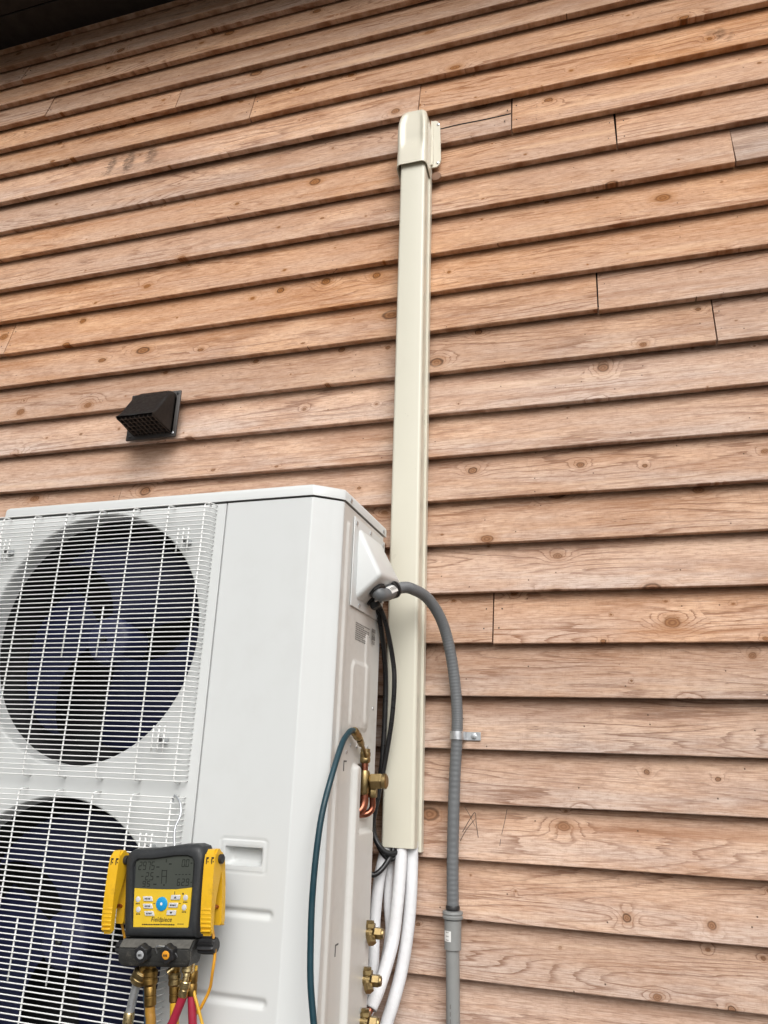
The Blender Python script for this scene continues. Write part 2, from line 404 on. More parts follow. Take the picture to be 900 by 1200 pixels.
stain_row = {13: [(-1.817+4, .080, .022, .060, .85), (-1.735+4, .078, .026, .065, .9), (-1.64+4, .090, .026, .055, .75), (-1.73+4, .115, .16, .03, .45), (-1.95+4, .13, .07, .018, .5), (-1.70+4, .035, .20, .03, .35)],
             14: [(.40+1.217, .06, .016, .03, .0)], -99: [(.40+.561, .075, .016, .035, .65), (.43+.561, .05, .012, .03, .4), (.375+.561, .09, .02, .02, .4)]}
wall = thing('timber_wall', 'wall of weathered cedar boards lapped horizontally', 'wall', (0, 0, 0))
XL, XR, TH = -4.0, 2.6, .0235
wood_stain = {k: wood('stained_cedar', v) for k, v in stain_row.items()}
mark_boards = {}; mat_pencil = mat('pencil_graphite', (.05, .038, .03), .7)
for i in range(len(zs)-1):
    k = i + K0; z0, z1 = zs[i], zs[i+1]
    cuts = [XL] + joints.get(k, []) + [XR]
    for j in range(len(cuts)-1):
        rs = random.Random(k*31+j)
        a, b = cuts[j] + (.0019 if j else 0), cuts[j+1] - (.0019 if j < len(cuts)-2 else 0)
        n = max(2, int((b-a)/.16)); H = z1-z0+.03; dz, dy = rs.uniform(-.0015, .0015), rs.uniform(-.0015, .0015)
        if k == 12 and j == 0: dy = .005
        ph, am = rs.uniform(0, 6), rs.uniform(.0004, .0014)
        bm = bmesh.new(); rings = []
        for q in range(n+1):
            x = a + (b-a)*q/n
            w = am*math.sin(ph + x*2.1) + am*.6*math.sin(ph*2 + x*5.3) + rs.uniform(-.0003, .0003)
            wy = am*.8*math.cos(ph + x*1.7)
            y0 = dy + wy
            sl = (TH+.005)/(z1-z0)
            prof = [(y0 + .0012, w), (y0, w + .0016), (y0 + sl*H*.5 + .0004, H*.5 + w*.5), (y0 + sl*H, H), (y0 + sl*H + .004, H), (y0 + TH - .0006, w + .001)]
            skew = (rs.uniform(-.012, .012) if q in (0, n) and 0 < j + (q == n) < len(cuts)-1 else 0)
            rings.append([bm.verts.new((x-a + skew*pz, py, pz + dz)) for py, pz in prof])
        for q in range(n):
            for p in range(6): bm.faces.new((rings[q][p], rings[q][(p+1) % 6], rings[q+1][(p+1) % 6], rings[q+1][p]))
        bm.faces.new(rings[0]); bm.faces.new(rings[-1][::-1])
        mt = M_WOOD
        if k == 13: mt = wood_stain[13 if j == 0 else -99]
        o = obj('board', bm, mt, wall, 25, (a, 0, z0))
        t = tones.get((k, j), (rs.uniform(.36, .76) - (.17 if k < 0 else 0), rs.uniform(.15, .5) + (.34 if k < 6 else 0)))  # bottom rows toned down: weaker light low on the wall is painted into them
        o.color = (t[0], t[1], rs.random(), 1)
        mark_boards[(k, j)] = o
# the lengthwise split in the short dark board beside the duct cap, pencil marks low on the wall
o = mesh_obj('sheathing', bpy.data.meshes.new('sheathing'), M_SHEATH, wall, None)
bm = box((XL, .062, 0), (XR, .09, 4.3)); bm.to_mesh(o.data); bm.free()
def wall_mark(pts, r=.0006, row=0, j=0):
    bd = mark_boards[(row, j)]; off = bd.location
    z0 = off.z; sl = (TH+.005)/(zs[row-K0+1]-z0)
    P = [(x-off.x, (z-z0)*sl - .0002, z-z0) for x, z in pts]
    bm = tube(P, r, 5, 5)
    obj('pencil_mark', bm, mat_pencil, bd)
for (k, j), bd in list(mark_boards.items()):
    cuts = [XL] + joints.get(k, []) + [XR]; rs = random.Random(k*7+j); Hk = zs[k-K0+1]-zs[k-K0]; sl = (TH+.005)/Hk
    for c, sgn in ((cuts[j], 1), (cuts[j+1], -1)):
        if c in (XL, XR): continue
        for zf in (.26, .72):
            x = c + sgn*rs.uniform(.014, .026) - bd.location.x; z = Hk*zf + rs.uniform(-.008, .008)
            obj('nail', lathe([(-.002, .0021), (.0006, .0020), (.001, .0008)], (x, z*sl + .0006, z), (0, -1, .2), 7), M_SHEATH, bd)
wall_mark([(-.395, .955), (-.378, .985), (-.366, 1.0), (-.362, .975), (-.356, .945)], .0009, -3)
wall_mark([(-.400, .935), (-.385, .962), (-.366, .985)], .0008, -3)
wall_mark([(-.392, 1.012), (-.378, .992), (-.364, .968)], .0006, -3)
wall_mark([(-.300, .955), (-.293, .985), (-.288, 1.012)], .0007, -3)
wall_mark([(-.304, .930), (-.302, .945)], .0007, -3)

def split(pts, r, row, j):
    bd = mark_boards[(row, j)]; off = bd.location; sl = (TH+.005)/(zs[row-K0+1]-off.z)
    obj('split', tube([(x-off.x, (z-off.z)*sl + bd.data.vertices[1].co.y*0 + .0045, z-off.z) for x, z in pts], r, 6, 5), M_SHEATH, bd)
split([(-.485, 3.166), (-.42, 3.169), (-.34, 3.168), (-.246, 3.170)], .0022, 12, 0)
# ------------------------------------------------------------------ eave over the wall
eave = thing('roof_eave', 'dark roof eave and soffit over the top of the timber wall', 'roof eave', (0, 0, 4.12))
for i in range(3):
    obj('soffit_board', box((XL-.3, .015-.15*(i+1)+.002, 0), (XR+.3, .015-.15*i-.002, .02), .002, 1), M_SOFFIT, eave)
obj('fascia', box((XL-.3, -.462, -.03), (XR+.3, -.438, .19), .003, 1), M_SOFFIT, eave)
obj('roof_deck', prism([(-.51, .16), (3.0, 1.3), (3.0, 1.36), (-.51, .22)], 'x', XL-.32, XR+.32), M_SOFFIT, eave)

# ------------------------------------------------------------------ the outdoor unit
PH = -.015
UO = Vector((-.591, -.478, 1.687))
unit = thing('heat_pump_unit', 'large off-white heat pump outdoor unit with two wire fan grilles', 'heat pump', UO, (0, 0, PH))
ZB, XU = -1.315, -.985                         # underside and left end of the cabinet
def heightfield(name, us, vs_, f, place, mt, parent):
    U, V = np.meshgrid(us, vs_, indexing='ij'); H = f(U, V)
    co = [place(U[i, j], V[i, j], H[i, j]) for i in range(len(us)) for j in range(len(vs_))]
    nv = len(vs_)
    fa = [(i*nv+j, (i+1)*nv+j, (i+1)*nv+j+1, i*nv+j+1) for i in range(len(us)-1) for j in range(nv-1)]
    me = bpy.data.meshes.new(name); me.from_pydata(co, [], fa)
    bm = bmesh.new(); bm.from_mesh(me); bmesh.ops.recalc_face_normals(bm, faces=bm.faces[:])
    bm.normal_update()
    bm.to_mesh(me); bm.free()
    return mesh_obj(name, me, mt, parent, 60)
# service panel: flat front, canted corner, turned into the side
plan = [(-.276, .012), (-.2765, .0015), (-.2750, 0)] + [(x, 0) for x in np.arange(-.272, -.062, .0035)] + [(-.0605, .0001), (-.058, .0012)] + \
       [(-.058+.032*t, .0012+.0245*t) for t in np.linspace(.05, 1, 9)] + [(-.0225, .0288), (-.018, .0322), (-.010, .0385), (-.004, .0435), (-.0012, .0462), (0, .048), (0, .052)]
pl = np.array(plan); arc = np.r_[0, np.cumsum(np.hypot(*np.diff(pl, axis=0).T))]
zz = np.unique(np.round(np.r_[np.arange(-.012, ZB, -.0035), np.linspace(-.738, -.744, 5), np.linspace(-.786, -.794, 5)], 5))
def front_h(U, V):
    X = np.interp(U, arc, pl[:, 0]); h = np.zeros_like(U)
    for (za, zb) in ((-.857, -.880), (-1.006, -1.030), (-1.153, -1.177)):
        h += .0052*(1-sstep(-.0075, .0005, sdr(X, V, -.262, -.082, zb+.002, za-.002, .010)))
    h += .0015*(1-sstep(-.0015, .0015, np.abs(sdr(X, V, -.209, -.107, -.797, -.737, .006))-.0014))
    h += .024*(1-sstep(-.0042, .0, sdr(X, V, -.198, -.117, -.785, -.750, .004)))
    return h
heightfield('service_panel', arc, zz, front_h, lambda u, v, h: (float(np.interp(u, arc, pl[:, 0])), float(np.interp(u, arc, pl[:, 1]) + h), float(v)), M_PAINT, unit)
# fan panel with two bell mouths
CX, RH = -.616, .300
bm = bmesh.new()
for (cz, zt, zb) in ((-.316, -.0125, -.642), (-.974, -.642, ZB)):
    x0, x1 = XU, -.2785
    ang = list(np.linspace(0, 2*math.pi, 120, endpoint=False)) + [math.atan2(z-cz, x-CX) % (2*math.pi) for x in (x0, x1) for z in (zt, zb)]
    ang = sorted(ang); rows = []
    def rect_pt(a):
        c, s = math.cos(a), math.sin(a)
        t = min(((x1 if c > 0 else x0)-CX)/c if abs(c) > 1e-9 else 9, ((zt if s > 0 else zb)-cz)/s if abs(s) > 1e-9 else 9)
        return (CX+c*t, 0, cz+s*t)
    rows.append([bm.verts.new(rect_pt(a)) for a in ang])
    for (r, y) in ((RH+.0012, 0), (RH, .0003), (RH-.0022, .002), (RH-.0038, .006), (RH-.0042, .014), (RH-.0045, .030), (RH-.005, .050)):
        rows.append([bm.verts.new((CX+r*math.cos(a), y, cz+r*math.sin(a))) for a in ang])
    n = len(ang)
    for p, q in zip(rows, rows[1:]):
        for k in range(n): bm.faces.new((p[k], p[(k+1) % n], q[(k+1) % n], q[k]))
bmesh.ops.remove_doubles(bm, verts=bm.verts[:], dist=1e-5)
for e in [e for e in bm.edges if e.is_boundary and all(abs(v.co.x-x1) < 1e-5 for v in e.verts)]:
    r = bmesh.ops.extrude_edge_only(bm, edges=[e])
    for v in [v for v in r['geom'] if isinstance(v, bmesh.types.BMVert)]: v.co.y = .012
obj('fan_panel', bm, M_PAINT, unit, 35)
# what fills the cabinet behind the bell mouths
for cz in (-.316, -.974):
    bm = bmesh.new(); add_rings = []
    for (r, y) in ((RH-.004, .049), (RH-.003, .10), (RH+.004, .16), (RH+.004, .26), (.001, .265)):
        add_rings.append([bm.verts.new((CX+r*math.cos(a), y, cz+r*math.sin(a))) for a in np.linspace(0, 2*math.pi, 72, endpoint=False)])
    for p, q in zip(add_rings, add_rings[1:]):
        for k in range(72): bm.faces.new((p[k], p[(k+1) % 72], q[(k+1) % 72], q[k]))
    obj('fan_shroud', bm, M_DARK, unit, 30)
def fan(cz, a0):
    bm = bmesh.new(); nr, na = 10, 14; ST = []
    for b in range(3):
        g0 = R(a0 + 120*b); G = []
        for i in range(nr+1):
            t = i/nr; r = .055 + (.262-.055)*t
            lead = R(20 + 34*t); trail = R(-30 - 26*t**.7)
            row = []
            for j in range(na+1):
                s = j/na; a = g0 + lead*(1-s) + trail*s + R(16)*t*t
                rr = r - (.018*(2*s-1)**4 if i == nr else 0)
                y = .075 + .085*s*(.55+.45*t) - .012*math.sin(math.pi*s)
                row.append(bm.verts.new((CX + rr*math.cos(a), y, cz + rr*math.sin(a))))
            G.append(row)
        for i in range(nr):
            for j in range(na): bm.faces.new((G[i][j], G[i+1][j], G[i+1][j+1], G[i][j+1]))
    bmesh.ops.solidify(bm, geom=bm.faces[:], thickness=.003)
    f = obj('fan', bm, M_FAN, unit, 50)
    bm = bmesh.new()
    add_lathe(bm, [(0, .010), (.004, .022), (.004, .046), (.010, .056), (.020, .060), (.09, .062)], (CX, .068, cz), (0, 1, 0), 36)
    for k in range(9):
        a = 2*math.pi*k/9
        add_tube(bm, [(CX+.016*math.cos(a), .071, cz+.016*math.sin(a)), (CX+.052*math.cos(a), .0755, cz+.052*math.sin(a))], .0018, 5)
    obj('hub', bm, M_FAN, f, 40)
    obj('shaft_nut', lathe([(0, .004), (.002, .008), (.012, .008)], (CX, .058, cz), (0, 1, 0), 6), M_CABLE, f, 20)
fan(-.316, -58); fan(-.974, -40)
# wire guards: every wire is an object of its own
XG0, XG1, YG = -.945, -.303, -.030
wp = [(XG1+.001, .003, 0), (XG1, -.008, 0), (XG1-.002, -.020, 0), (XG1-.008, -.027, 0), (XG1-.018, YG, 0), (XG0+.018, YG, 0), (XG0+.008, -.027, 0), (XG0+.002, -.020, 0), (XG0, -.008, 0), (XG0, .003, 0)]
bm = bmesh.new(); add_tube(bm, wp, .00135, 6); wire_me = bpy.data.meshes.new('wire'); bmesh.ops.recalc_face_normals(bm, faces=bm.faces[:]); bm.to_mesh(wire_me); bm.free()
wire_me.materials.append(M_WIRE); wire_me.shade_smooth()
def upright(z0, z1, bent=True):
    P = [(0, YG+.0026, z0), (0, YG+.0026, z1)]
    if bent:
        P = [(0, .002, z0+.0025), (0, -.018, z0+.002), (0, -.025, z0), (0, YG+.0026, z0-.006), (0, YG+.0026, z1+.006), (0, -.025, z1), (0, -.018, z1-.002), (0, .002, z1-.0025)]
    bm = bmesh.new(); add_tube(bm, P, .0019, 6); bmesh.ops.recalc_face_normals(bm, faces=bm.faces[:])
    me = bpy.data.meshes.new('wire'); bm.to_mesh(me); bm.free(); me.materials.append(M_WIRE); me.shade_smooth(); return me
def wire(me, par, x, z):
    o = bpy.data.objects.new('wire', me); COL.objects.link(o); o.parent = par; o.location = (x, 0, z); return o
for gi, (zt, zb, cz) in enumerate(((-.017, -.632, -.312), (-.664, -1.285, -.972))):
    bm = bmesh.new()                           # welded rim wire pressed against the panel
    add_tube(bm, [(XG1+.001, .0025, zt+.001), (XG1+.001, .0025, zb-.001), (XG0, .0025, zb-.001), (XG0, .0025, zt+.001), (XG1-.001, .0025, zt+.001)], .0016, 6)
    gr = obj('fan_grille', bm, M_WIRE, unit)
    n = 58; pitch = (zt-zb)/(n-1)
    for k in range(n): wire(wire_me, gr, 0, zt - pitch*k)
    um = upright(zt, zb)
    for k in range(7): wire(um, gr, -.3195-.0972*k, 0)
    zc = cz + pitch*.2
    sm = upright(cz+.058, cz-.060, False)
    for x in (-.559, -.655): wire(sm, gr, x, 0)
    cm = upright(pitch*2.6, -pitch*2.6, False)
    for sx in (-.369, -.885):
        for sz in (cz+.208, cz-.237):
            for q in (-.014, 0, .014): wire(cm, gr, sx+q, sz)
            c = obj('fixing_clip', box((sx-.007, -.022, sz-.006), (sx+.010, -.001, sz+.006), .002, 1), M_STEEL, gr)
            c = obj('screw', lathe([(0, .0055), (.003, .005), (.0045, .002)], (sx+.002, -.022, sz), (0, -1, 0), 10), M_GAP, gr)
    um2 = upright(zt-.012, zb+.012, False)
    for x in (XG1-.024,): pass
# cabinet back, lid, side
obj('lid_gap_shade', prism([(x-.004*(x > -.05), y+.004) for x, y in ((-.0598, .0), (-.024, .0262), (-.002, .0465), (-.001, .34), (XU+.004, .34), (XU+.004, .004))], 'z', -.0135, -.004), M_GAP, unit)  # dark strip added to imitate the shade in the gap under the lid
bm = bmesh.new()
add_box(bm, (XU, .018, ZB), (XU+.004, .345, -.012)); add_box(bm, (XU+.0045, .338, ZB), (-.03, .342, -.012)); add_box(bm, (XU+.0045, .006, ZB-.03), (-.004, .335, ZB-.002))
obj('cabinet', bm, M_PAINT, unit)
lidp = [(-.0598, -.003), (-.057, -.0022), (-.024, .0232), (-.0165, .0300), (-.008, .0372), (.0008, .0455), (.003, .049), (.003, .357), (XU-.003, .357), (XU-.003, .059), (XU+.056, -.0005), (XU+.061, -.003)]
bm = bmesh.new()
def lid_ring(z, ins):
    c = Vector((-.49, .18)); out = []
    for (x, y) in lidp:
        dx, dy = (c.x-x), (c.y-y); out.append(bm.verts.new((x + math.copysign(min(ins, abs(dx)), dx), y + math.copysign(min(ins, abs(dy)), dy), z)))
    return out
L = [lid_ring(z, i) for z, i in ((-.0075, .0025), (-.0075, 0), (.010, 0), (.0155, .0012), (.019, .0045), (.0205, .009))]
for p, q in zip(L, L[1:]):
    for k in range(len(p)): bm.faces.new((p[k], p[(k+1) % len(p)], q[(k+1) % len(p)], q[k]))
bm.faces.new(L[-1]); bm.faces.new(L[0][::-1])
lid = obj('lid', bm, M_PAINT, unit, 35)
for (x, y) in ((.003, .082), (.003, .335)):
    obj('screw', lathe([(0, .0055), (.0015, .0058), (.0032, .0035)], (x, y, .002), (1, 0, 0), 10), M_STEEL, lid)
ys = np.unique(np.round(np.r_[np.arange(.0505, .352, .0035), np.linspace(.204, .222, 10), np.linspace(.290, .302, 6)], 5))
zz2 = np.unique(np.round(np.r_[np.arange(-.012, ZB, -.0042), np.linspace(-.575, -.592, 8), np.linspace(-.690, -.735, 16)], 5))
def side_h(Y, Z):
    h = .0045*(1-sstep(-.005, .002, sdr(Y, Z, .072, .096, -1.25, -.050, .011)))           # long pressed rib
    h += .004*(1-sstep(-.006, .001, sdr(Y, Z, .143, .272, -.512, -.358, .022)))            # pressed field
    h += .003*(1-sstep(-.004, .001, sdr(Y, Z, .232, .256, -.50, -.285, .010)))
    e = np.minimum(sdr(Y, Z, .176, .216, -1.33, -.582, .017), sdr(Y, Z, .176, .318, -1.33, -.722, .017))
    h += .013*(1-sstep(-.010, .001, e))                                                    # valve cover, stepped round the top valve
    h += -.0035*(1-sstep(-.003, .001, sdr(Y, Z, .322, .40, -1.33, -.74, .002)))
    hole = sdr(Y, Z, .2175, .300, -.694, -.584, .008)
    h = np.where(hole < .004, h*sstep(0, .004, hole), h) - .05*(1-sstep(-.004, .0, hole))
    h -= .010*(sstep(.340, .3515, Y))**2
    return h
heightfield('side_panel', ys, zz2, side_h, lambda u, v, h: (float(h), float(u), float(v)), M_SIDE, unit)
obj('valve_pocket_shade', box((-.0478, .2195, -.690), (-.0465, .299, -.588)), M_GAP, unit)  # dark plate set in the white recess, painting the shade inside it
bm = bmesh.new()                                                                           # slots punched in the side panel
for (y, z) in ((.125, -.60), (.128, -.955)):
    add_box(bm, (-.001, y, z), (.0006, y+.004, z+.022)); add_box(bm, (-.001, y+.0045, z+.019), (.0006, y+.018, z+.022))
add_box(bm, (-.004, .330, -.84), (-.0024, .337, -.79))
obj('punched_slot', bm, M_GAP, unit)
bm = bmesh.new()
for y, z in ((.165, -.545), (.205, -.547), (.30, -.56), (.31, -.455), (.14, -.56), (.331, -.872), (.28, -.545), (.245, -.03)):
    add_lathe(bm, [(0, .0042), (.002, .0042), (.003, .002)], (-.0005 if y < .32 else -.0035, y, z), (1, 0, 0), 8)
obj('screw_heads', bm, M_STEEL, unit)
# printed notice: rows of tiny type
bm = bmesh.new(); rl = random.Random(3)
for k in range(9):
    z = -.272 - k*.0048; y = .160
    while y < .160 + (.095 if k not in (1, 6) else .05):
        w = rl.uniform(.004, .011)
        vz = [bm.verts.new((.0006, a, b)) for a, b in ((y, z), (y+w, z), (y+w, z+.0026), (y, z+.0026))]; bm.faces.new(vz); y += w + .0022
for k, z in enumerate((-.272, -.290)):
    for q in range(3):
        vz = [bm.verts.new((.0036, a, b)) for a, b in ((.270+q*.009, z-.004), (.277+q*.009, z-.004), (.277+q*.009, z+.006), (.270+q*.009, z+.006))]; bm.faces.new(vz)
    for r_ in range(3):
        vz = [bm.verts.new((.0036, a, b)) for a, b in ((.270, z-.008-.003*r_), (.294, z-.008-.003*r_), (.294, z-.0065-.003*r_), (.270, z-.0065-.003*r_))]; bm.faces.new(vz)
obj('printed_notice', bm, M_GPRINT, unit, None)
# terminal cover: plate and wedge-shaped hood
tcv = obj('terminal_cover', box((.001, .112, -.240), (.0045, .344, -.026), .0015, 2), M_PAINT, unit)
bm = bmesh.new()
A = [(.002, .140, -.048), (.002, .300, -.042), (.066, .300, -.148), (.066, .142, -.165), (.002, .142, -.222), (.002, .300, -.213), (.008, .140, -.046), (.008, .300, -.040)]
V = [bm.verts.new(a) for a in A]
for f in ((6, 7, 2, 3), (3, 2, 5, 4), (6, 3, 4, 0), (7, 1, 5, 2), (0, 1, 7, 6), (0, 4, 5, 1)): bm.faces.new([V[i] for i in f])
bmesh.ops.bevel(bm, geom=[e for e in bm.edges if max(v.co.x for v in e.verts) > .005], offset=.011, segments=4, profile=.5, affect='EDGES')
obj('wedge_hood', bm, M_PAINT, tcv, 50)
for (y, z) in ((.124, -.040), (.330, -.038), (.165, -.231), (.300, -.229), (.226, -.035)):
    obj('screw', lathe([(0, .0048), (.002, .005), (.0036, .002)], (.0044, y, z), (1, 0, 0), 10), M_STEEL, tcv)
# cable gland under the hood
gb = Vector((.018, .228, -.207)); gax = Vector((.45, .0, -.9)).normalized()
gl = obj('cable_gland', lathe([(-.004, .018), (.003, .018), (.0035, .013), (.016, .0125), (.020, .010)], gb, gax, 14), M_BLACK, tcv, 30)
for s in (-1, 1):
    obj('screw', lathe([(-.004, .0035), (.003, .0035), (.0035, .0055), (.007, .0055)], gb + gax*.008 + Vector((.009, .015*s, .006)), (.9, 0, .45), 8), M_STEEL, gl)

def hexnut(bm, p, ax, l, r, ph=0.):
    add_lathe(bm, [(0, r*.86), (l*.12, r), (l*.88, r), (l, r*.86)], p, ax, 6, ph)
def knurl(bm, p, ax, l, r): add_lathe(bm, [(0, r*.8), (l*.15, r), (l*.4, r), (l*.45, r*.93), (l*.55, r*.93), (l*.6, r), (l*.85, r), (l, r*.82)], p, ax, 14)
# the big service valve with its copper stubs
bm = bmesh.new()
add_lathe(bm, [(0, .0075), (.004, .0095), (.036, .0095), (.040, .0078)], (.014, .240, -.644), (0, 0, 1), 14)
add_lathe(bm, [(0, .010), (.02, .0085), (.034, .0085)], (-.012, .243, -.622), (1, 0, 0), 12)
sv = obj('service_valve', bm, M_BRASS, unit, 35)
bm = bmesh.new(); hexnut(bm, (.024, .2435, -.6215), (1, .05, .05), .022, .0140); add_lathe(bm, [(0, .0125), (.006, .0125), (.008, .009)], (.046, .2445, -.6205), (1, .05, .05), 16)
obj('valve_cap', bm, M_BRASS, sv, 30)
bm = bmesh.new(); hexnut(bm, (.026, .250, -.648), (0, 0, 1), .017, .0088); obj('side_port', bm, M_BRASS, sv, 30)
obj('bolt', lathe([(0, .0075), (.003, .0085), (.007, .007), (.010, .003)], (-.006, .236, -.6395), (1, -.3, 0), 12), M_STEEL, sv)
obj('copper_stub', tube([(.0145, .240, -.640), (.0145, .240, -.656), (.010, .235, -.669), (-.006, .226, -.675), (-.028, .220, -.677)], .0078, 12, 5), M_COPPER, sv)
obj('copper_stub', tube([(.0255, .252, -.646), (.0255, .255, -.662), (.021, .252, -.672), (.008, .247, -.676), (-.028, .243, -.676)], .0055, 10, 5), M_COPPER, sv)
bm = bmesh.new(); add_lathe(bm, [(0, .006), (.036, .006)], (.0135, .240, -.610), (0, 0, 1), 12)
obj('charging_stem', bm, M_COPPER, sv)
bm = bmesh.new(); knurl(bm, (.0135, .240, -.592), (0, 0, 1), .020, .0095); add_lathe(bm, [(0, .0088), (.004, .0088)], (.0135, .240, -.572), (0, 0, 1), 12)
obj('flare_nut', bm, M_BRASS, sv, 35)
_c = Vector((.0145, .24, -.624)); sv.scale = (1.32, 1.32, 1.32); sv.location = _c*(1-1.32) + Vector((-.004, 0, 0))
# three smaller stop valves further down
def stop_valve(c):
    c = Vector(c); bm = bmesh.new()
    add_lathe(bm, [(0, .0095), (.02, .0085), (.032, .0085)], c + Vector((-.024, 0, 0)), (1, 0, 0), 12)
    add_lathe(bm, [(-.010, .007), (.012, .007)], c, (0, .1, 1), 12)
    add_lathe(bm, [(0, .0075), (.015, .0075)], c, (.45, -.55, -.7), 12)
    v = obj('stop_valve', bm, M_BRASS, unit, 35)
    bm = bmesh.new(); hexnut(bm, c + Vector((0, .001, .008)), (0, .1, 1), .009, .0115); hexnut(bm, c + Vector((0, .001, .0165)), (0, .1, 1), .005, .0092, .3)
    obj('flare_nut', bm, M_BRASS, v, 30)
    bm = bmesh.new(); hexnut(bm, c + Vector((.010, 0, 0)), (1, .1, 0), .016, .0112); add_lathe(bm, [(0, .0095), (.003, .0085)], c + Vector((.026, .0015, 0)), (1, .1, 0), 14)
    obj('valve_cap', bm, M_BRASS, v, 30)
    d = Vector((.45, -.55, -.7)).normalized()
    bm = bmesh.new(); hexnut(bm, c + d*.010, d, .013, .0095)
    obj('valve_cap', bm, M_BRASS, v, 30)
    v.scale = (1.12, 1.12, 1.12); v.location = c*(1-1.12)
    obj('bolt', lathe([(0, .0062), (.002, .0068), (.006, .006), (.008, .003)], c + Vector((-.013, -.004, .019)), (1, -.25, .1), 10), M_STEEL, v)
for c in ((.019, .290, -.936), (.020, .280, -1.025), (.021, .272, -1.101)): stop_valve(c)

# stand below the unit (beneath the frame)
st = thing('unit_stand', 'low grey stand carrying the heat pump unit below the frame', 'stand', (UO.x-.49, UO.y+.18, 0), (0, 0, PH))
for sx in (-.34, .34):
    obj('rail', box((sx-.03, -.22, .300), (sx+.03, .22, .340), .004, 1), M_STEEL, st)
    for sy in (-.17, .17):
        lg = obj('leg', box((sx-.02, sy-.02, .02), (sx+.02, sy+.02, .2995), .003, 1), M_STEEL, st)
        obj('foot', box((sx-.06, sy-.06, .001), (sx+.06, sy+.06, .0195), .004, 1), M_BLACK, lg)

# ------------------------------------------------------------------ line-set duct on the wall
duct = thing('pipe_duct', 'tall ivory plastic pipe duct running up the timber wall', 'duct', (-.545, 0, .915))
def dz(z): return -.011*(z-.92)/2.05           # the duct leans a touch
def section(bm, prof, z0, z1):
    A = [bm.verts.new((x + dz(z0) , y, z0-.915)) for x, y in prof]; B = [bm.verts.new((x + dz(z1), y, z1-.915)) for x, y in prof]
    n = len(prof)
    for i in range(n-1): bm.faces.new((A[i], A[i+1], B[i+1], B[i]))
    return A, B
X0, X1, YF = -.040, .0435, -.070
def arcp(cx, cy, r, a0, a1, n=6): return [(cx + r*math.cos(R(a0+(a1-a0)*k/n)), cy + r*math.sin(R(a0+(a1-a0)*k/n))) for k in range(n+1)]
outer = [(X0-.002, -.0225), (X0, -.0245)] + arcp(X0+.009, YF+.009, .009, 180, 270) + arcp(X1-.009, YF+.009, .009, 270, 360) + [(X1, -.0245), (X1+.002, -.0225)]
inner = [(x*.955, y+.0022) for x, y in outer[::-1]]
bm = bmesh.new(); A, B = section(bm, outer+inner+[outer[0]], .915, 3.02)
n = len(outer)
for RNG in (A, B):
    for i in range(n-1): bm.faces.new((RNG[i], RNG[i+1], RNG[2*n-2-i], RNG[2*n-1-i]))
bmesh.ops.remove_doubles(bm, verts=bm.verts[:], dist=1e-6)
obj('duct_cover', bm, M_IVORY, duct, 30)
bm = bmesh.new()
for s in (-1, 1):
    xo, xi = (X0-.006, X0+.002) if s < 0 else (X1-.002, X1+.006)
    pf = [(xo, -.001), (xo, -.014), (xo + (.0015 if s < 0 else -.0015), -.0155), (xo + (.0015 if s < 0 else -.0015), -.0205), (xi if s < 0 else xo-.003, -.0218), (xi, -.0218), (xi, -.001)] if s < 0 else \
         [(xo, -.001), (xo, -.014), (xo-.0015, -.0155), (xo-.0015, -.0205), (xo-.003, -.0218), (xi, -.0218), (xi, -.001)]
    A, B = section(bm, pf + [pf[0]], .904, 3.02); bm.faces.new(A[:-1]); bm.faces.new(B[:-1])
A, B = section(bm, [(X0+.003, -.001), (X0+.003, -.003), (X1-.003, -.003), (X1-.003, -.001), (X0+.003, -.001)], .904, 3.02)
bm.faces.new(A[:-1]); bm.faces.new(B[:-1])
bmesh.ops.remove_doubles(bm, verts=bm.verts[:], dist=1e-6)
obj('duct_base', bm, M_IVORY, duct, 30)
# cap at the top of the duct
CXc = -.001+dz(3.0)
zt_ = 3.0-.915
secs = [(2.950, .0512, .0835), (2.958, .0508, .083), (2.985, .0505, .083), (3.000, .0505, .0815), (3.018, .0505, .0805), (3.040, .0507, .082), (3.062, .0507, .0845), (3.088, .0507, .0855), (3.108, .0500, .0848), (3.126, .0482, .0815), (3.142, .0455, .0765), (3.155, .0420, .069), (3.166, .0370, .059), (3.174, .0305, .047), (3.179, .0230, .034), (3.182, .0135, .019)]
secs = [(z + max(0, z-3.05)*.17, a_, b_) for z, a_, b_ in secs]
secs = [(2.999, .0472, .0798), (2.951, .0478, .0803), (2.9495, .0495, .082)] + secs
bm = bmesh.new(); rings = []
for (z, hw, d) in secs:
    r_ = min(.016, hw*.6, d*.45)
    pr = [(-hw, -.002), (-hw, -d*.35), (-hw, -d*.6)] + arcp(-hw+r_, -d+r_, r_, 180, 270, 6) + [((-1+2*k/12)*(hw-r_), -d) for k in range(1, 12)] + arcp(hw-r_, -d+r_, r_, 270, 360, 6) + [(hw, -d*.6), (hw, -d*.35), (hw, -.002)]
    row = []
    for x, y in pr:
        q = float(sdr(np.array(x), np.array(z), -hw+.012, hw-.012, 3.022, 3.165, .020))
        dish = .0085*float(1-sstep(-.013, .002, q)) if y < -d*.9 else 0
        drop = max(0, min(1, (2.985-z)/.035))*.030*(1 + y/d)
        row.append(bm.verts.new((CXc+x, y + dish, z-.915-drop)))
    rings.append(row)
for p, q in zip(rings, rings[1:]):
    for k in range(len(p)-1): bm.faces.new((p[k], p[k+1], q[k+1], q[k]))
bm.faces.new(rings[-1])
cap = obj('duct_cap', bm, M_CAP, duct, 50)
bm = bmesh.new()
poly = rrect(0, 0, .022, .0365, .014, 5)
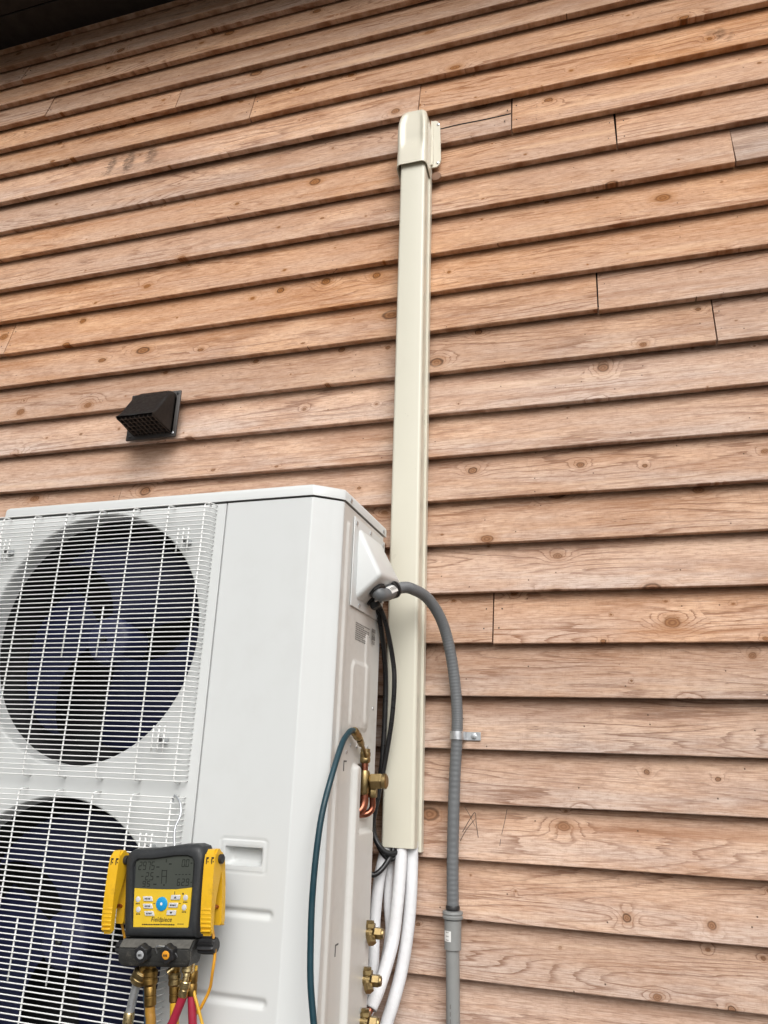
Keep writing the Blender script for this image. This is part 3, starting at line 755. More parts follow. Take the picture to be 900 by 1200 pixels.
pf = [(-.002, -.036)] + arcp(.012, -.024, .012, 270, 360) + arcp(.008, .024, .013, 0, 90) + [(-.002, .037)]
add_prism(bm, [(CXc+.050+u*1.35, zt_+.075+v*2.65) for u, v in pf], 'y', -.012, -.007)
add_prism(bm, [(CXc+.050+u*.35, zt_+.075+v*2.5) for u, v in pf], 'y', -.020, -.013)
add_prism(bm, [(CXc-.050-u*.6, zt_+.060+v*2.6) for u, v in pf], 'y', -.012, -.007)
bmesh.ops.bevel(bm, geom=[e for e in bm.edges if e.calc_face_angle(0) > 1.2], offset=.0012, segments=2, affect='EDGES')
fl = obj('fixing_flange', bm, M_CAP, cap, 40)
for z in (.155, -.005):
    obj('screw', lathe([(0, .0045), (.0015, .0048), (.003, .002)], (CXc+.072, -.012, zt_+z), (0, -1, 0), 10), M_STEEL, cap)
obj('brown_plug', lathe([(0, .017), (.003, .016), (.004, .012)], (CXc+.066, -.003, zt_-.052), (0, -1, 0), 14), mat('rust_brown_plug', (.20, .105, .06), .7), duct)

# ------------------------------------------------------------------ vent hood
vent = thing('vent_hood', 'small dark brown plastic vent hood on the timber wall', 'vent hood', (-1.425, 0, 2.168))
obj('flange', box((-.097, -.030, -.083), (.091, -.0225, .084), .004, 2), M_VENT, vent)
obj('duct_collar', lathe([(0, .045), (.022, .045)], (0, -.0235, 0), (0, 1, 0), 24), M_VENT, vent)
bm = bmesh.new(); rings = []
sec = [(-.0295, .071, -.070, .078), (-.040, .071, -.069, .077), (-.052, .0705, -.0675, .073), (-.068, .070, -.066, .056), (-.100, .0685, -.060, .008), (-.126, .0672, -.0555, -.031), (-.142, .066, -.053, -.050)]
for (y, hw, zb_, zt2) in sec:
    rt_ = min(.022, (zt2-zb_)*.45) if y > -.06 else min(.012, (zt2-zb_)*.45)
    pr = [(-hw, zb_)] + [(-hw+rt_+rt_*math.cos(R(180-90*k/5)), zt2-rt_+rt_*math.sin(R(180-90*k/5))) for k in range(6)] + [(hw-rt_+rt_*math.cos(R(90-90*k/5)), zt2-rt_+rt_*math.sin(R(90-90*k/5))) for k in range(6)] + [(hw, zb_)]
    rings.append([bm.verts.new((x+.007, y, z)) for x, z in pr])
for p, q in zip(rings, rings[1:]):
    for k in range(len(p)-1): bm.faces.new((p[k], p[k+1], q[k+1], q[k]))
bm.faces.new(rings[-1])
bmesh.ops.solidify(bm, geom=bm.faces[:], thickness=.0028)
obj('hood', bm, M_VENT, vent, 45)
def gridz(y): return -.068 + (-.030-y)*.13
for k in range(5):
    y = -.045 - k*.021
    obj('grid_bar', box((-.058, y-.0014, gridz(y)-.002), (.071, y+.0014, gridz(y)+.006)), M_VENT, vent)
bm = bmesh.new()
P0 = [(-.0575+.0160*k) for k in range(9)]
for x in P0:
    b2 = bmesh.new()
    vs_ = add_box(b2, (x-.0012, -.138, 0), (x+.0012, -.032, .006))
    for v in vs_: v.co.z += gridz(v.co.y) - .0028
    obj('grid_bar', b2, M_VENT, vent)
bm.free()
obj('embossed_mark', box((-.012, -.1425, -.0515), (.016, -.139, -.048), .0008, 1), M_BLACK, vent)
for x, z in ((.080, -.070), (-.082, -.070), (.080, .072)):
    obj('screw', lathe([(0, .0045), (.002, .0045), (.003, .002)], (x, -.030, z), (0, -1, 0), 8), M_STEEL if x > 0 and z < 0 else M_BLACK, vent)

# ------------------------------------------------------------------ conduit from the terminal cover to the wall
cond = thing('electrical_conduit', 'grey flexible electrical conduit curving from unit to wall', 'conduit', (-.415, -.02, .5))
co_ = Vector((-.415, -.02, .5))
def rel(P, o=co_): return [tuple(Vector(p)-o) for p in P]
def uw(L): return UO + Vector((L[0]*math.cos(PH)-L[1]*math.sin(PH), L[0]*math.sin(PH)+L[1]*math.cos(PH), L[2]))
flex = [(-.527, -.222, 1.513), (-.512, -.195, 1.524), (-.497, -.17, 1.5265), (-.469, -.12, 1.514), (-.444, -.08, 1.473), (-.428, -.052, 1.416), (-.415, -.034, 1.331), (-.408, -.026, 1.247), (-.408, -.024, 1.18), (-.414, -.022, 1.062), (-.4175, -.021, .906), (-.4165, -.021, .787)]
cl = catmull(rel(flex), 42)
bm = bmesh.new(); add_tube(bm, cl, .0145, 18, rf=lambda t, i: .0145 - (.0007 if i % 4 == 0 else 0))
obj('flexible_tube', bm, M_GREY, cond, 70)
bm = bmesh.new()
# elbow fitting: lock nut on the hood underside, body bending into the conduit
b0 = uw((.038, .190, -.188)); n0 = Vector((.62, -.08, -.78)).normalized()
e1 = Vector(flex[0]); path = [b0, b0 + n0*.016, b0.lerp(e1, .55) + n0*.012, e1 + (e1-Vector(flex[1]))*.3]
add_tube(bm, catmull(rel(path), 6), .0165, 18)
elb = obj('elbow_fitting', bm, M_GREY, cond, 50)
obj('lock_nut', lathe([(-.002, .020), (.001, .0225), (.008, .0225), (.010, .018)], Vector(b0)-co_, n0, 8), M_BLACK, elb, 25)
ed = (Vector(flex[1])-e1).normalized()
bm = bmesh.new()
for q, rr in ((-.012, .0215), (-.002, .0215)): add_lathe(bm, [(0, .017), (.001, rr), (.006, rr), (.007, .017)], e1-co_+ed*q, ed, 20)
obj('gland_ring', bm, M_BLACK, elb, 30)
# curved white sticker on the elbow
def sticker(name, c, ax, view, r, l, half, parent, marks=5):
    ax = Vector(ax).normalized(); n = (Vector(view) - ax*Vector(view).dot(ax)).normalized(); u = ax.cross(n); bm = bmesh.new(); rows = []
    for s in (-.5, .5):
        rows.append([bm.verts.new(Vector(c) + ax*l*s + (n*math.cos(a) + u*math.sin(a))*r) for a in np.linspace(-half, half, 9)])
    for k in range(8): bm.faces.new((rows[0][k], rows[0][k+1], rows[1][k+1], rows[1][k]))
    s = obj(name, bm, M_LABEL, parent)
    bm = bmesh.new(); rs = random.Random(int(r*1e5))
    for q in range(marks):
        p = -.36 + .72*q/(marks-1) - .035
        for (a0, a1) in ((-.22, .30),):
            j = rs.uniform(0, .12); aa = np.linspace((a0+j)*half*2, a1*half*2*.8, 4)
            for w0, w1 in ((0, .028), (.055, .08)):
                va = [bm.verts.new(Vector(c) + ax*l*(p+w0) + (n*math.cos(a) + u*math.sin(a))*(r+.0004)) for a in aa]
                vb = [bm.verts.new(Vector(c) + ax*l*(p+w1) + (n*math.cos(a) + u*math.sin(a))*(r+.0004)) for a in aa]
                for k in range(3): bm.faces.new((va[k], va[k+1], vb[k+1], vb[k]))
            if q % 2 == 0:
                va = [Vector(c) + ax*l*(p+w) + (n*math.cos(aa[0]) + u*math.sin(aa[0]))*(r+.0004) for w in (0, .09)]
                vb = [Vector(c) + ax*l*(p+w) + (n*math.cos(aa[0]+.1) + u*math.sin(aa[0]+.1))*(r+.0004) for w in (0, .09)]
                bm.faces.new([bm.verts.new(v) for v in (va[0], va[1], vb[1], vb[0])])
    obj('label_print', bm, M_GPRINT, s, None)
mid = Vector(path[2]); axd = (Vector(path[3])-Vector(path[1]))
bmv = [cl_ for cl_ in catmull(rel(path), 6)]
sc_ = bmv[12]; sd_ = (bmv[15]-bmv[9])
sticker('label', sc_, sd_, Vector((0, -2, 1.1))-Vector(path[2]) + Vector((0, 0, .6)), .0171, .039, .70, elb, 6)
# coupling and rigid pipe
cp = Vector((-.4165, -.021, .787))-co_
bm = bmesh.new(); add_lathe(bm, [(0, .0165), (.001, .0235), (.006, .0245), (.008, .0225), (.010, .0225), (.012, .0245), (.017, .0235), (.018, .019)], cp + Vector((0, 0, -.022)), (0, 0, 1), 26)
cpl = obj('coupling', bm, M_PVC, cond, 30)
obj('seal_ring', lathe([(0, .0160), (.006, .0170), (.010, .0152)], cp + Vector((0, 0, -.003)), (0, 0, 1), 22), M_BLACK, cpl)
obj('socket', lathe([(0, .0182), (.001, .0195), (.062, .0200), (.063, .018)], cp + Vector((.0005, 0, -.086)), (.0, 0, 1), 26), M_PVC, cpl, 30)
sticker('label', cp + Vector((.0005, 0, -.056)), (0, 0, 1), Vector((-.55, -1, .1)), .0204, .022, .50, cpl, 3)
obj('rigid_pipe', tube([cp + Vector((0, 0, -.084)), cp + Vector((.002, 0, -.2)), cp + Vector((.004, 0, -.45)), cp + Vector((.004, 0, -.78))], .0158, 22, 5), M_PVC, cond)
bm = bmesh.new(); rs = random.Random(5)
for k in range(16):
    z = -.20 - k*.014 - rs.uniform(0, .004)
    if k in (3, 4, 9): continue
    P = [cp + Vector((.0005 - z*.008 + .01595*math.sin(a), -.01595*math.cos(a), z + q)) for a, q in ((-.28, 0), (-.10, 0), (-.10, .009), (-.28, .009))]
    bm.faces.new([bm.verts.new(p) for p in P])
o = obj('pipe_print', bm, M_GPRINT, cond, None); o['kind'] = 'stuff'
strap = thing('conduit_strap', 'shiny galvanised strap holding grey conduit to the boards', 'pipe strap', (-.408, -.0095, 1.180))
prof = [(.0165*math.cos(R(a)), -.014 + .0165*math.sin(R(a))) for a in range(120, 361, 15)] + [(.0168, -.010), (.0168, .0085), (.0180, .0100), (.056, .0100)]
offp = [(.0182*math.cos(R(a)), -.014 + .0182*math.sin(R(a))) for a in range(120, 361, 15)] + [(.0186, -.010), (.0186, .0065), (.0200, .0082), (.056, .0082)]
bm = prism(prof + offp[::-1], 'z', -.0100, .0100)
obj('band', bm, M_STEEL, strap, 35)
obj('screw', lathe([(0, .0085), (.001, .0085), (.0015, .0062), (.005, .0060), (.0055, .003)], (.039, .0082, 0), (0, -1, 0), 6), M_STEEL, strap, 20)

# ------------------------------------------------------------------ black cables from the gland
def cable(name, label, pts, r, mt, cat, group=None, seg=10, n=10):
    o0 = Vector(pts[-1]); t = thing(name, label, cat, o0, group=group)
    obj('jacket', tube([tuple(Vector(p)-o0) for p in pts], r, seg, n), mt, t, 180); return t
g1 = uw(gb + gax*.014)
CABG = 'black cables from the terminal cover'
cable('power_cable', 'black cable bowing furthest right in front of the ivory duct', [g1 + Vector((.006, .004, 0)), (-.573, -.2, 1.483), (-.561, -.17, 1.441), (-.552, -.13, 1.361), (-.548, -.12, 1.299), (-.555, -.11, 1.207), (-.574, -.1, 1.096), (-.592, -.1, .997), (-.606, -.1, .920), (-.608, -.1, .879), (-.594, -.1, .856), (-.573, -.09, .869), (-.556, -.066, .905), (-.550, -.052, .95)], .0062, M_CABLE, 'cable', CABG)
cable('power_cable', 'black cable hanging straight down close behind the unit', [g1 + Vector((-.005, -.002, 0)), (-.578, -.2, 1.483), (-.577, -.15, 1.423), (-.578, -.1, 1.323), (-.579, -.09, 1.218), (-.583, -.09, 1.096), (-.597, -.09, 1.007), (-.598, -.09, .950), (-.579, -.088, .915), (-.558, -.076, .902), (-.540, -.055, .912), (-.533, -.045, .95)], .0068, M_CABLE, 'cable', CABG)
cable('power_cable', 'thin black cable tucked in the gap between unit and duct', [(-.590, -.17, 1.46), (-.586, -.10, 1.39), (-.586, -.07, 1.28), (-.588, -.065, 1.15), (-.598, -.065, 1.04), (-.604, -.068, .965), (-.590, -.07, .915), (-.565, -.066, .889), (-.542, -.058, .90), (-.528, -.045, .95)], .0052, M_CABLE, 'cable', CABG)

# ------------------------------------------------------------------ insulated pipes below the duct
PG = 'white insulated pipes below the duct'
def pipe(label, pts, r):
    o0 = Vector(pts[-1]); t = thing('insulated_pipe', label, 'pipe', o0, group=PG)
    P = [tuple(Vector(p)-o0) for p in pts]
    obj('insulation', tube(P, r, 18, 8), M_FOAM, t, 180); return t, P
pipe('white insulated pipe hanging nearest the heat pump unit', [(-.566, -.040, .99), (-.572, -.048, .938), (-.586, -.060, .858), (-.594, -.060, .787), (-.596, -.062, .723), (-.593, -.070, .646), (-.596, -.080, .589), (-.606, -.085, .546), (-.625, -.09, .45)], .0138)
pipe('slim white insulated pipe behind the others with a slight kink', [(-.563, -.026, 1.0), (-.567, -.028, .937), (-.572, -.030, .841), (-.572, -.030, .785), (-.566, -.030, .73), (-.573, -.030, .676), (-.585, -.040, .624), (-.602, -.050, .572), (-.618, -.060, .531), (-.64, -.07, .45)], .0120)
t, P = pipe('white insulated pipe bending left with its cut end at the lowest valve', [(-.535, -.044, .99), (-.5355, -.050, .941), (-.537, -.062, .848), (-.540, -.066, .793), (-.546, -.072, .721), (-.555, -.09, .671), (-.566, -.112, .624), (-.576, -.134, .592)], .0148)
e = Vector(P[-1]); dr = (Vector(P[-1])-Vector(P[-2])).normalized()
obj('copper_tube', tube([e-dr*.01, e+dr*.004, e+dr*.03], .0078, 14, 3), M_COPPER, t)
obj('cut_foam_end', lathe([(-.001, .0147), (.0006, .0140), (.0012, .0095), (-.002, .0082)], e, dr, 18), mat('cut_grey_foam', (.42, .42, .42), .8, var=.15, scale=120, bump=.5, bscale=400), t)
t, P = pipe('white insulated pipe hanging furthest right, torn at its edge', [(-.5185, -.030, .99), (-.5165, -.032, .94), (-.5145, -.035, .864), (-.5165, -.035, .79), (-.523, -.035, .717), (-.534, -.040, .646), (-.548, -.050, .587), (-.561, -.055, .544), (-.58, -.062, .47)], .0148)
tq = Vector((-.512, -.042, .729))-Vector((-.58, -.062, .47))
bm = bmesh.new()
for s in range(3):
    v = [bm.verts.new(tq + Vector(p)) for p in ((-.003, 0, .008-.004*s), (.0045-.001*s, -.002, .002-.005*s), (-.003, -.001, -.003-.004*s))]; bm.faces.new(v)
bmesh.ops.solidify(bm, geom=bm.faces[:], thickness=.0015)
obj('torn_foam', bm, M_FOAM, t)

# ------------------------------------------------------------------ teal charging hose on the service valve
th = thing('charging_hose', 'long teal rubber hose arching down the corner of the unit', 'hose', UO, (0, 0, PH))
obj('hose', tube([(.0155, .138, -.5145), (.0155, .122, -.516), (.0165, .100, -.523), (.018, .060, -.548), (.019, .005, -.618), (.014, -.018, -.681), (.011, -.028, -.749), (.009, -.030, -.823), (.011, -.031, -.894), (.016, -.032, -.963), (.027, -.032, -1.029), (.06, -.035, -1.2), (.10, -.05, -1.5), (.10, -.20, -1.675)], .0062, 14, 8), M_TEAL, th, 180)
bm = bmesh.new()
p = [Vector(q) for q in ((.0155, .136, -.514), (.018, .170, -.531), (.0155, .215, -.556), (.0125, .240, -.574))]
add_tube(bm, catmull(p, 6), .0042, 10)
knurl(bm, p[0], p[1]-p[0], .034, .0098); add_lathe(bm, [(0, .0082), (.022, .0075), (.026, .005)], p[1], (p[2]-p[1]), 12)
obj('brass_elbow', bm, M_BRASS, th, 40)

# ------------------------------------------------------------------ digital manifold hanging on the lower grille
TL = R(4.5)
Rz = Matrix.Rotation(PH, 4, 'Z'); Rt = Matrix.Rotation(-TL, 4, 'Y')
GC = Vector((-.268, -.100, -.830))
gm = thing('manifold_gauge', 'black and yellow digital refrigerant manifold hanging on the lower grille', 'gauge', UO + Rz.to_3x3() @ GC, (Rz @ Rt).to_euler())
def body_poly(ins=0., top=.078):
    P = [(-.0775, -.076), (.0775, -.076), (.080, -.050), (.0835, .0), (.0865, .045), (.0865, .066), (.080, .079), (.066, .0835), (.03, .0835), (.008, .081), (-.03, .0775), (-.070, .0775), (-.081, .072), (-.0865, .060), (-.0855, .03), (-.081, -.050)]
    return [(x*(1-ins/.082), z*(1-ins/.078)) for x, z in P]
bm = bmesh.new(); LY = [(.042, .012), (.040, .004), (.034, 0), (.006, 0), (-.002, .002), (-.006, .006), (-.0072, .012), (-.0068, .0165), (-.004, .0185), (-.001, .0187)]
rings = [[bm.verts.new((x, y, z)) for x, z in body_poly(i)] for y, i in LY]
for p_, q_ in zip(rings, rings[1:]):
    for k in range(len(p_)): bm.faces.new((p_[k], p_[(k+1) % len(p_)], q_[(k+1) % len(p_)], q_[k]))
bm.faces.new(rings[0]); bm.faces.new(rings[-1])
bmesh.ops.recalc_face_normals(bm, faces=bm.faces[:])
obj('rubber_boot', bm, M_BOOT, gm, 35)
face = [(-.0625, .0615), (.0640, .0645), (.0635, .03), (.0600, -.052), (.0575, -.0575), (-.0570, -.0615), (-.0600, -.056), (-.0630, .03)]
obj('display', prism([(-.0625, .0615), (.0645, .0645), (.0630, .0095), (.03, .0065), (0, .0065), (-.03, .0075), (-.0615, .0090)], 'y', -.0026, -.0012), M_LCD, gm, 30)
bmK = prism([(-.0615, .0086), (-.03, .0071), (0, .0061), (.03, .0061), (.0630, .0091), (.0612, -.030), (.0590, -.0560), (.0565, -.0590), (-.0560, -.0620), (-.0590, -.0590), (-.0605, -.03)], 'y', -.0034, -.0012)
kp = obj('keypad', bmK, M_KEY, gm, 30)
bm = bmesh.new(); YD = -.0029
seven_seg(bm, '2975', -.0565, .0400, .0075, .0150, YD, .0094)
seven_seg(bm, '-2.5', -.0505, .0220, .0072, .0140, YD, .0105)
seven_seg(bm, '95', -.0455, .0105, .0070, .0105, YD, .0098)
seven_seg(bm, '0.0', .0385, .0445, .0068, .0135, YD, .0088)
seven_seg(bm, '62.9', .0300, .0120, .0068, .0125, YD, .0094)
for k in range(5): seven_seg(bm, '-', .0245+k*.0072, .0260, .0058, .0110, YD)
for x, z, w, h in ((-.0165, .044, .007, .002), (-.015, .027, .006, .002), (-.021, .014, .007, .002), (.058, .050, .004, .002), (.0595, .017, .003, .002), (.011, .049, .006, .0022), (.004, .053, .0018, .006),
                   (-.004, .016, .0016, .024), (.006, .016, .0016, .022), (-.004, .038, .012, .0014), (-.004, .028, .012, .0012), (.001, .012, .003, .003)):
    v = [bm.verts.new((a, YD, b)) for a, b in ((x, z), (x+w, z), (x+w, z+h), (x, z+h))]; bm.faces.new(v)
obj('display_digits', bm, M_SEG, gm, None)
for (cx, cy) in ((342, 392), (345, 438), (357, 483), (520, 384), (508, 432), (498, 478)):
    x, z = (cx-432)*.000336, (357-cy)*.000276; s = 1 if cx < 432 else -1
    b = obj('button', prism([(x-.0105-.001*s, z+.0042), (x+.0095-.001*s, z+.0042), (x+.0105+.001*s, z-.0042), (x-.0095+.001*s, z-.0042)], 'y', -.0052, -.003, .0008, 1), M_BTN, kp, 40)
    bm = bmesh.new()
    if s > 0 or cy == 432:
        for q in range(4):
            v = [bm.verts.new((x-.0062+q*.0032+a, -.0054, z+c)) for a, c in ((0, -.0014), (.0022, -.0014), (.0022, .0014), (0, .0014))]; bm.faces.new(v)
    else:
        d_ = 1 if cy < 432 else -1
        v = [bm.verts.new((x+a, -.0054, z+c*d_)) for a, c in ((-.003, -.0018), (.003, -.0018), (0, .0024))]; bm.faces.new(v)
    obj('button_print', bm, M_PRINT, b, None)
for (cx, cy) in ((277, 396), (283, 460), (583, 386), (577, 446)):
    x, z = (cx-432)*.000336, (357-cy)*.000276
    b = obj('button', lathe([(0, .0052), (.001, .0048), (.0016, .003)], (x, -.0034, z), (0, -1, 0), 14), M_BTN, kp)
    bm = bmesh.new()
    for q in range(3):
        v = [bm.verts.new((x-.0045+q*.0032+a, -.0037, z-.0085+c)) for a, c in ((0, 0), (.0024, 0), (.0024, .002), (0, .002))]; bm.faces.new(v)
    obj('button_print', bm, M_PRINT, b, None)
b = obj('round_button', lathe([(0, .0122), (.0015, .0120), (.0022, .0106)], (.0005, -.0034, -.0185), (0, -1, 0), 28), M_BTNB, kp, 30)
obj('button_print', lathe([(0, .0026), (.0003, .0024)], (.0005, -.0056, -.0185), (0, -1, 0), 10), M_LABEL, b)
Rx = Matrix.Rotation(R(90), 4, 'X')
me = text_mesh('Fieldpiece', .0112, .22, .00010); me.transform(Matrix.Translation((.001, -.0038, -.0450)) @ Rx)
mesh_obj('brand_lettering', me, M_PRINT, kp, None)
bm = bmesh.new(); rs = random.Random(11); x = -.0400
while x < .028:
    w = rs.uniform(.0016, .0042); v = [bm.verts.new((a, -.0037, b)) for a, b in ((x, -.0545), (x+w, -.0544), (x+w, -.0524), (x, -.0525))]; bm.faces.new(v); x += w+.0007
x = .036
while x < .048:
    w = rs.uniform(.001, .002); v = [bm.verts.new((a, -.0037, b)) for a, b in ((x, -.0530), (x+w, -.0530), (x+w, -.0514), (x, -.0514))]; bm.faces.new(v); x += w+.0007
for (x, z, w, h) in ((.0265, -.004, .0012, .007), (.0435, -.003, .003, .003), (-.018, -.0185, .004, .0012), (.016+.021, -.0185, .004, .0012)):
    v = [bm.verts.new((a, -.0037, b)) for a, b in ((x, z), (x+w, z), (x+w, z+h), (x, z+h))]; bm.faces.new(v)
obj('keypad_print', bm, M_PRINT, kp, None)
# manifold block with knobs
bm = bmesh.new()
add_prism(bm, [(.036, -.0775), (-.004, -.0775), (-.017, -.0905), (-.0175, -.112), (-.010, -.122), (.036, -.122)], 'x', -.080, .0745)
for v in bm.verts:
    if v.co.z < -.115: v.co.x *= .93 if v.co.x < 0 else .84
bmesh.ops.bevel(bm, geom=bm.edges[:], offset=.0025, segments=2, affect='EDGES')
blk = obj('manifold_block', bm, M_MANI, gm, 40)
obj('dusty_ledge', box((-.077, -.0005, -.0002), (.0715, .0165, .0006), .0002, 1, Matrix.Translation((0, -.0168, -.0897)) @ Matrix.Rotation(R(45), 4, 'X')), mat('settled_dust', (.105, .10, .088), .85, var=.3, scale=110, dirt=.8, dirtcol=(.03, .03, .028)), blk)
def knob(name, p, ax, l, r, lobes, cap, parent):
    A = Vector(ax).normalized(); ref = Vector((0, 0, 1)); U = A.cross(ref).normalized(); V_ = A.cross(U); bm = bmesh.new(); rr = []
    n = lobes*6
    for (t, s, d) in ((-.002, .55, 0), (0, .92, .10), (l*.2, 1, .10), (l*.8, 1, .10), (l*.95, .93, .08), (l, .8, .02)):
        rr.append([bm.verts.new(Vector(p) + A*t + (U*math.cos(2*math.pi*k/n) + V_*math.sin(2*math.pi*k/n))*r*s*(1-d*1.9*(.5+.5*math.cos(lobes*2*math.pi*k/n)))) for k in range(n)])
    for a, b in zip(rr, rr[1:]):
        for k in range(n): bm.faces.new((a[k], a[(k+1) % n], b[(k+1) % n], b[k]))
    bm.faces.new(rr[0]); bm.faces.new(rr[-1])
    k_ = obj(name, bm, M_BLACK, parent, 35)
    if cap:
        c = obj('knob_cap', lathe([(0, r*.46), (.0012, r*.44), (.0016, r*.36)], Vector(p)+A*l, A, 20), cap, k_, 30)
        bmq = bmesh.new(); o_ = Vector(p)+A*(l+.0019)
        for q in (-1, 0, 1):
            v = [bmq.verts.new(o_ + U*(q*.0028+a) + V_*b) for a, b in ((-.001, -.002), (.001, -.002), (.001, .002), (-.001, .002))]; bmq.faces.new(v)
        obj('knob_print', bmq, M_PRINT, c, None)
    return k_
M_KG = mat('grey_knob_cap', (.36, .37, .38), .45); M_KO = mat('orange_knob_cap', (.72, .30, .02), .45)
knob('front_knob', (-.0210, -.015, -.0960), (-.02, -1, -.16), .017, .0162, 6, M_KG, blk)
knob('front_knob', (.0325, -.015, -.0955), (-.02, -1, -.16), .017, .0162, 6, M_KO, blk)
knob('side_knob', (.074, .016, -.090), (1, 0, 0), .034, .0150, 10, None, blk)
knob('side_knob', (-.081, .016, -.096), (-1, 0, 0), .022, .0120, 10, None, blk)
bm = bmesh.new(); add_tube(bm, catmull([(.004, -.016, -.098), (.006, -.024, -.088), (.016, -.029, -.084), (.034, -.028, -.087), (.044, -.022, -.096), (.046, -.016, -.104)], 5), .0016, 6)
obj('knob_guard', bm, M_STEEL, blk)
# hook of bright wire from the back of the boot over the top wire of the grille
inv = (Rz @ Rt).inverted(); 
def gl_(L):                                     # unit-local point -> gauge-local
    return tuple(Rt.inverted() @ (Vector(L)-GC))
obj('wire_hook', tube([gl_(q) for q in ((-.273, -.068, -.762), (-.283, -.060, -.722), (-.2795, -.052, -.698), (-.283, -.046, -.682), (-.293, -.040, -.668), (-.308, -.033, -.6595), (-.317, -.024, -.664), (-.317, -.022, -.674))], .0022, 10, 6), M_STEEL, gm, 180)

# clamps clipped on either side of the gauge
def clamp(label, x, dzc, tilt):
    P0 = Vector((x, .010, dzc)); o0 = UO + Rz.to_3x3() @ (GC + Rt.to_3x3() @ P0)
    t = thing('pipe_clamp', label, 'clamp', o0, (Rz @ Rt @ Matrix.Rotation(R(tilt), 4, 'Y')).to_euler(), 'yellow pipe clamps on the gauge')
    HW = .0108
    # front arm: an arched lever seen edge-on, thick at the pivot, bowed forward, ribbed at the grip
    fo = catmull([(-.004, .078, 0), (-.020, .076, 0), (-.026, .062, 0), (-.030, .030, 0), (-.033, -.010, 0), (-.033, -.045, 0), (-.027, -.066, 0)], 5)
    fi = catmull([(-.022, -.064, 0), (-.022, -.040, 0), (-.018, -.012, 0), (-.006, .022, 0), (.0, .040, 0), (.004, .060, 0), (.004, .072, 0)], 5)
    poly = [(p.x, p.y) for p in fo+fi]
    bm = bmesh.new(); add_prism(bm, poly, 'x', -HW, HW)
    bmesh.ops.bevel(bm, geom=[e for e in bm.edges if abs(e.verts[0].co.x-e.verts[1].co.x) < 1e-6], offset=.0032, segments=2, affect='EDGES')
    fa = obj('front_arm', bm, M_YEL, t, 45)
    for k in range(6):
        z = -.022 - k*.007
        obj('grip_rib', box((-HW+.001, -.0342, z-.0018), (HW-.001, -.031, z+.0018), .0008, 1), M_YEL, fa)
    bm = bmesh.new()
    for q in (-.007, .004):
        add_box(bm, (q, -.0268, .062), (q+.005, -.0242, .0650), 0); add_box(bm, (q, -.0275, .053), (q+.0018, -.0250, .0615), 0); add_box(bm, (q+.0032, -.0274, .056), (q+.005, -.0250, .0585), 0)
    obj('arm_slots', bm, M_PRINT, fa)
    ro = catmull([(.004, .072, 0), (.014, .064, 0), (.019, .040, 0), (.022, .0, 0), (.022, -.045, 0), (.019, -.056, 0)], 5)
    ri = catmull([(.008, -.054, 0), (.009, -.020, 0), (.008, .010, 0), (.006, .030, 0), (.001, .045, 0), (-.002, .062, 0)], 5)
    bm = bmesh.new(); add_prism(bm, [(p.x, p.y) for p in ro+ri], 'x', -HW+.002, HW-.002)
    bmesh.ops.bevel(bm, geom=[e for e in bm.edges if abs(e.verts[0].co.x-e.verts[1].co.x) < 1e-6], offset=.002, segments=1, affect='EDGES')
    obj('rear_arm', bm, M_YEL, t, 45)
    obj('pivot', lathe([(0, .007), (.001, .0085), (2*HW+.012, .0085), (2*HW+.013, .007)], (-HW-.0065, -.006, .060), (1, 0, 0), 16), M_BLACK, t, 30)
    obj('spring', tube([(0, -.018, -.028), (.0, -.004, -.022), (0, .010, -.024), (0, .020, -.03)], .0035, 8, 4), M_COPPER, t)
    return t, o0
tl, _ = clamp('yellow pipe clamp on the left side of the gauge', -.1040, -.002, 1.5)
tr, _ = clamp('yellow pipe clamp on the right side of the gauge, nearest the handle recess', .1060, -.003, 0)

# ------------------------------------------------------------------ hoses and leads below the gauge (unit-local points, then down to the ground)
HG = 'hoses and leads below the gauge'
def hose(label, pts, r, mt, fittings=(), cat='hose', name='refrigerant_hose', drop=None, seg=12):
    t = thing(name, label, cat, UO, (0, 0, PH), HG)
    P = list(pts)
    if drop: P += drop
    obj('hose' if cat == 'hose' else 'jacket', tube(P, r, seg, 8), mt, t, 180)
    for f in fittings: f(t)
    return t
def nut(p, q, r, mt=M_BRASS, name='nut'):
    p, q = Vector(p), Vector(q)
    def f(t): bm = bmesh.new(); knurl(bm, p, q-p, (q-p).length, r); obj(name, bm, mt, t, 30)
    return f
def sleeve(p, q, r, mt=M_DBRASS, name='sleeve'):
    p, q = Vector(p), Vector(q); L_ = (q-p).length
    def f(t): obj(name, lathe([(0, r*.9), (L_*.06, r), (L_*.45, r), (L_*.48, r*.93), (L_*.52, r*.93), (L_*.55, r), (L_*.94, r), (L_, r*.88)], p, q-p, 16), mt, t, 30)
    return f
YH = -.085
hose('silver vacuum hose, leftmost below the gauge, from a large brass nut', [(-.3105, YH, -.985), (-.3145, YH, -1.003), (-.3195, YH, -1.038), (-.321, YH, -1.062)], .0078, M_STEEL,
     [sleeve((-.292, YH+.004, -.948), (-.303, YH, -.970), .0105, M_DBRASS, 'elbow'), nut((-.301, YH, -.966), (-.3118, YH, -.988), .0165, M_BRASS), sleeve((-.3200, YH, -1.036), (-.3215, YH, -1.075), .0100, M_PBRASS, 'ferrule')],
     drop=[(-.322, YH, -1.10), (-.325, YH-.01, -1.35), (-.36, YH-.06, -1.60), (-.5, YH-.1, -1.675)])
hose('dark blue hose behind the silver hose', [(-.300, YH+.018, -.985), (-.298, YH+.018, -1.012), (-.290, YH+.018, -1.052)], .0075, M_BLUE, drop=[(-.29, YH+.016, -1.15), (-.30, YH, -1.45), (-.40, YH-.1, -1.675)])
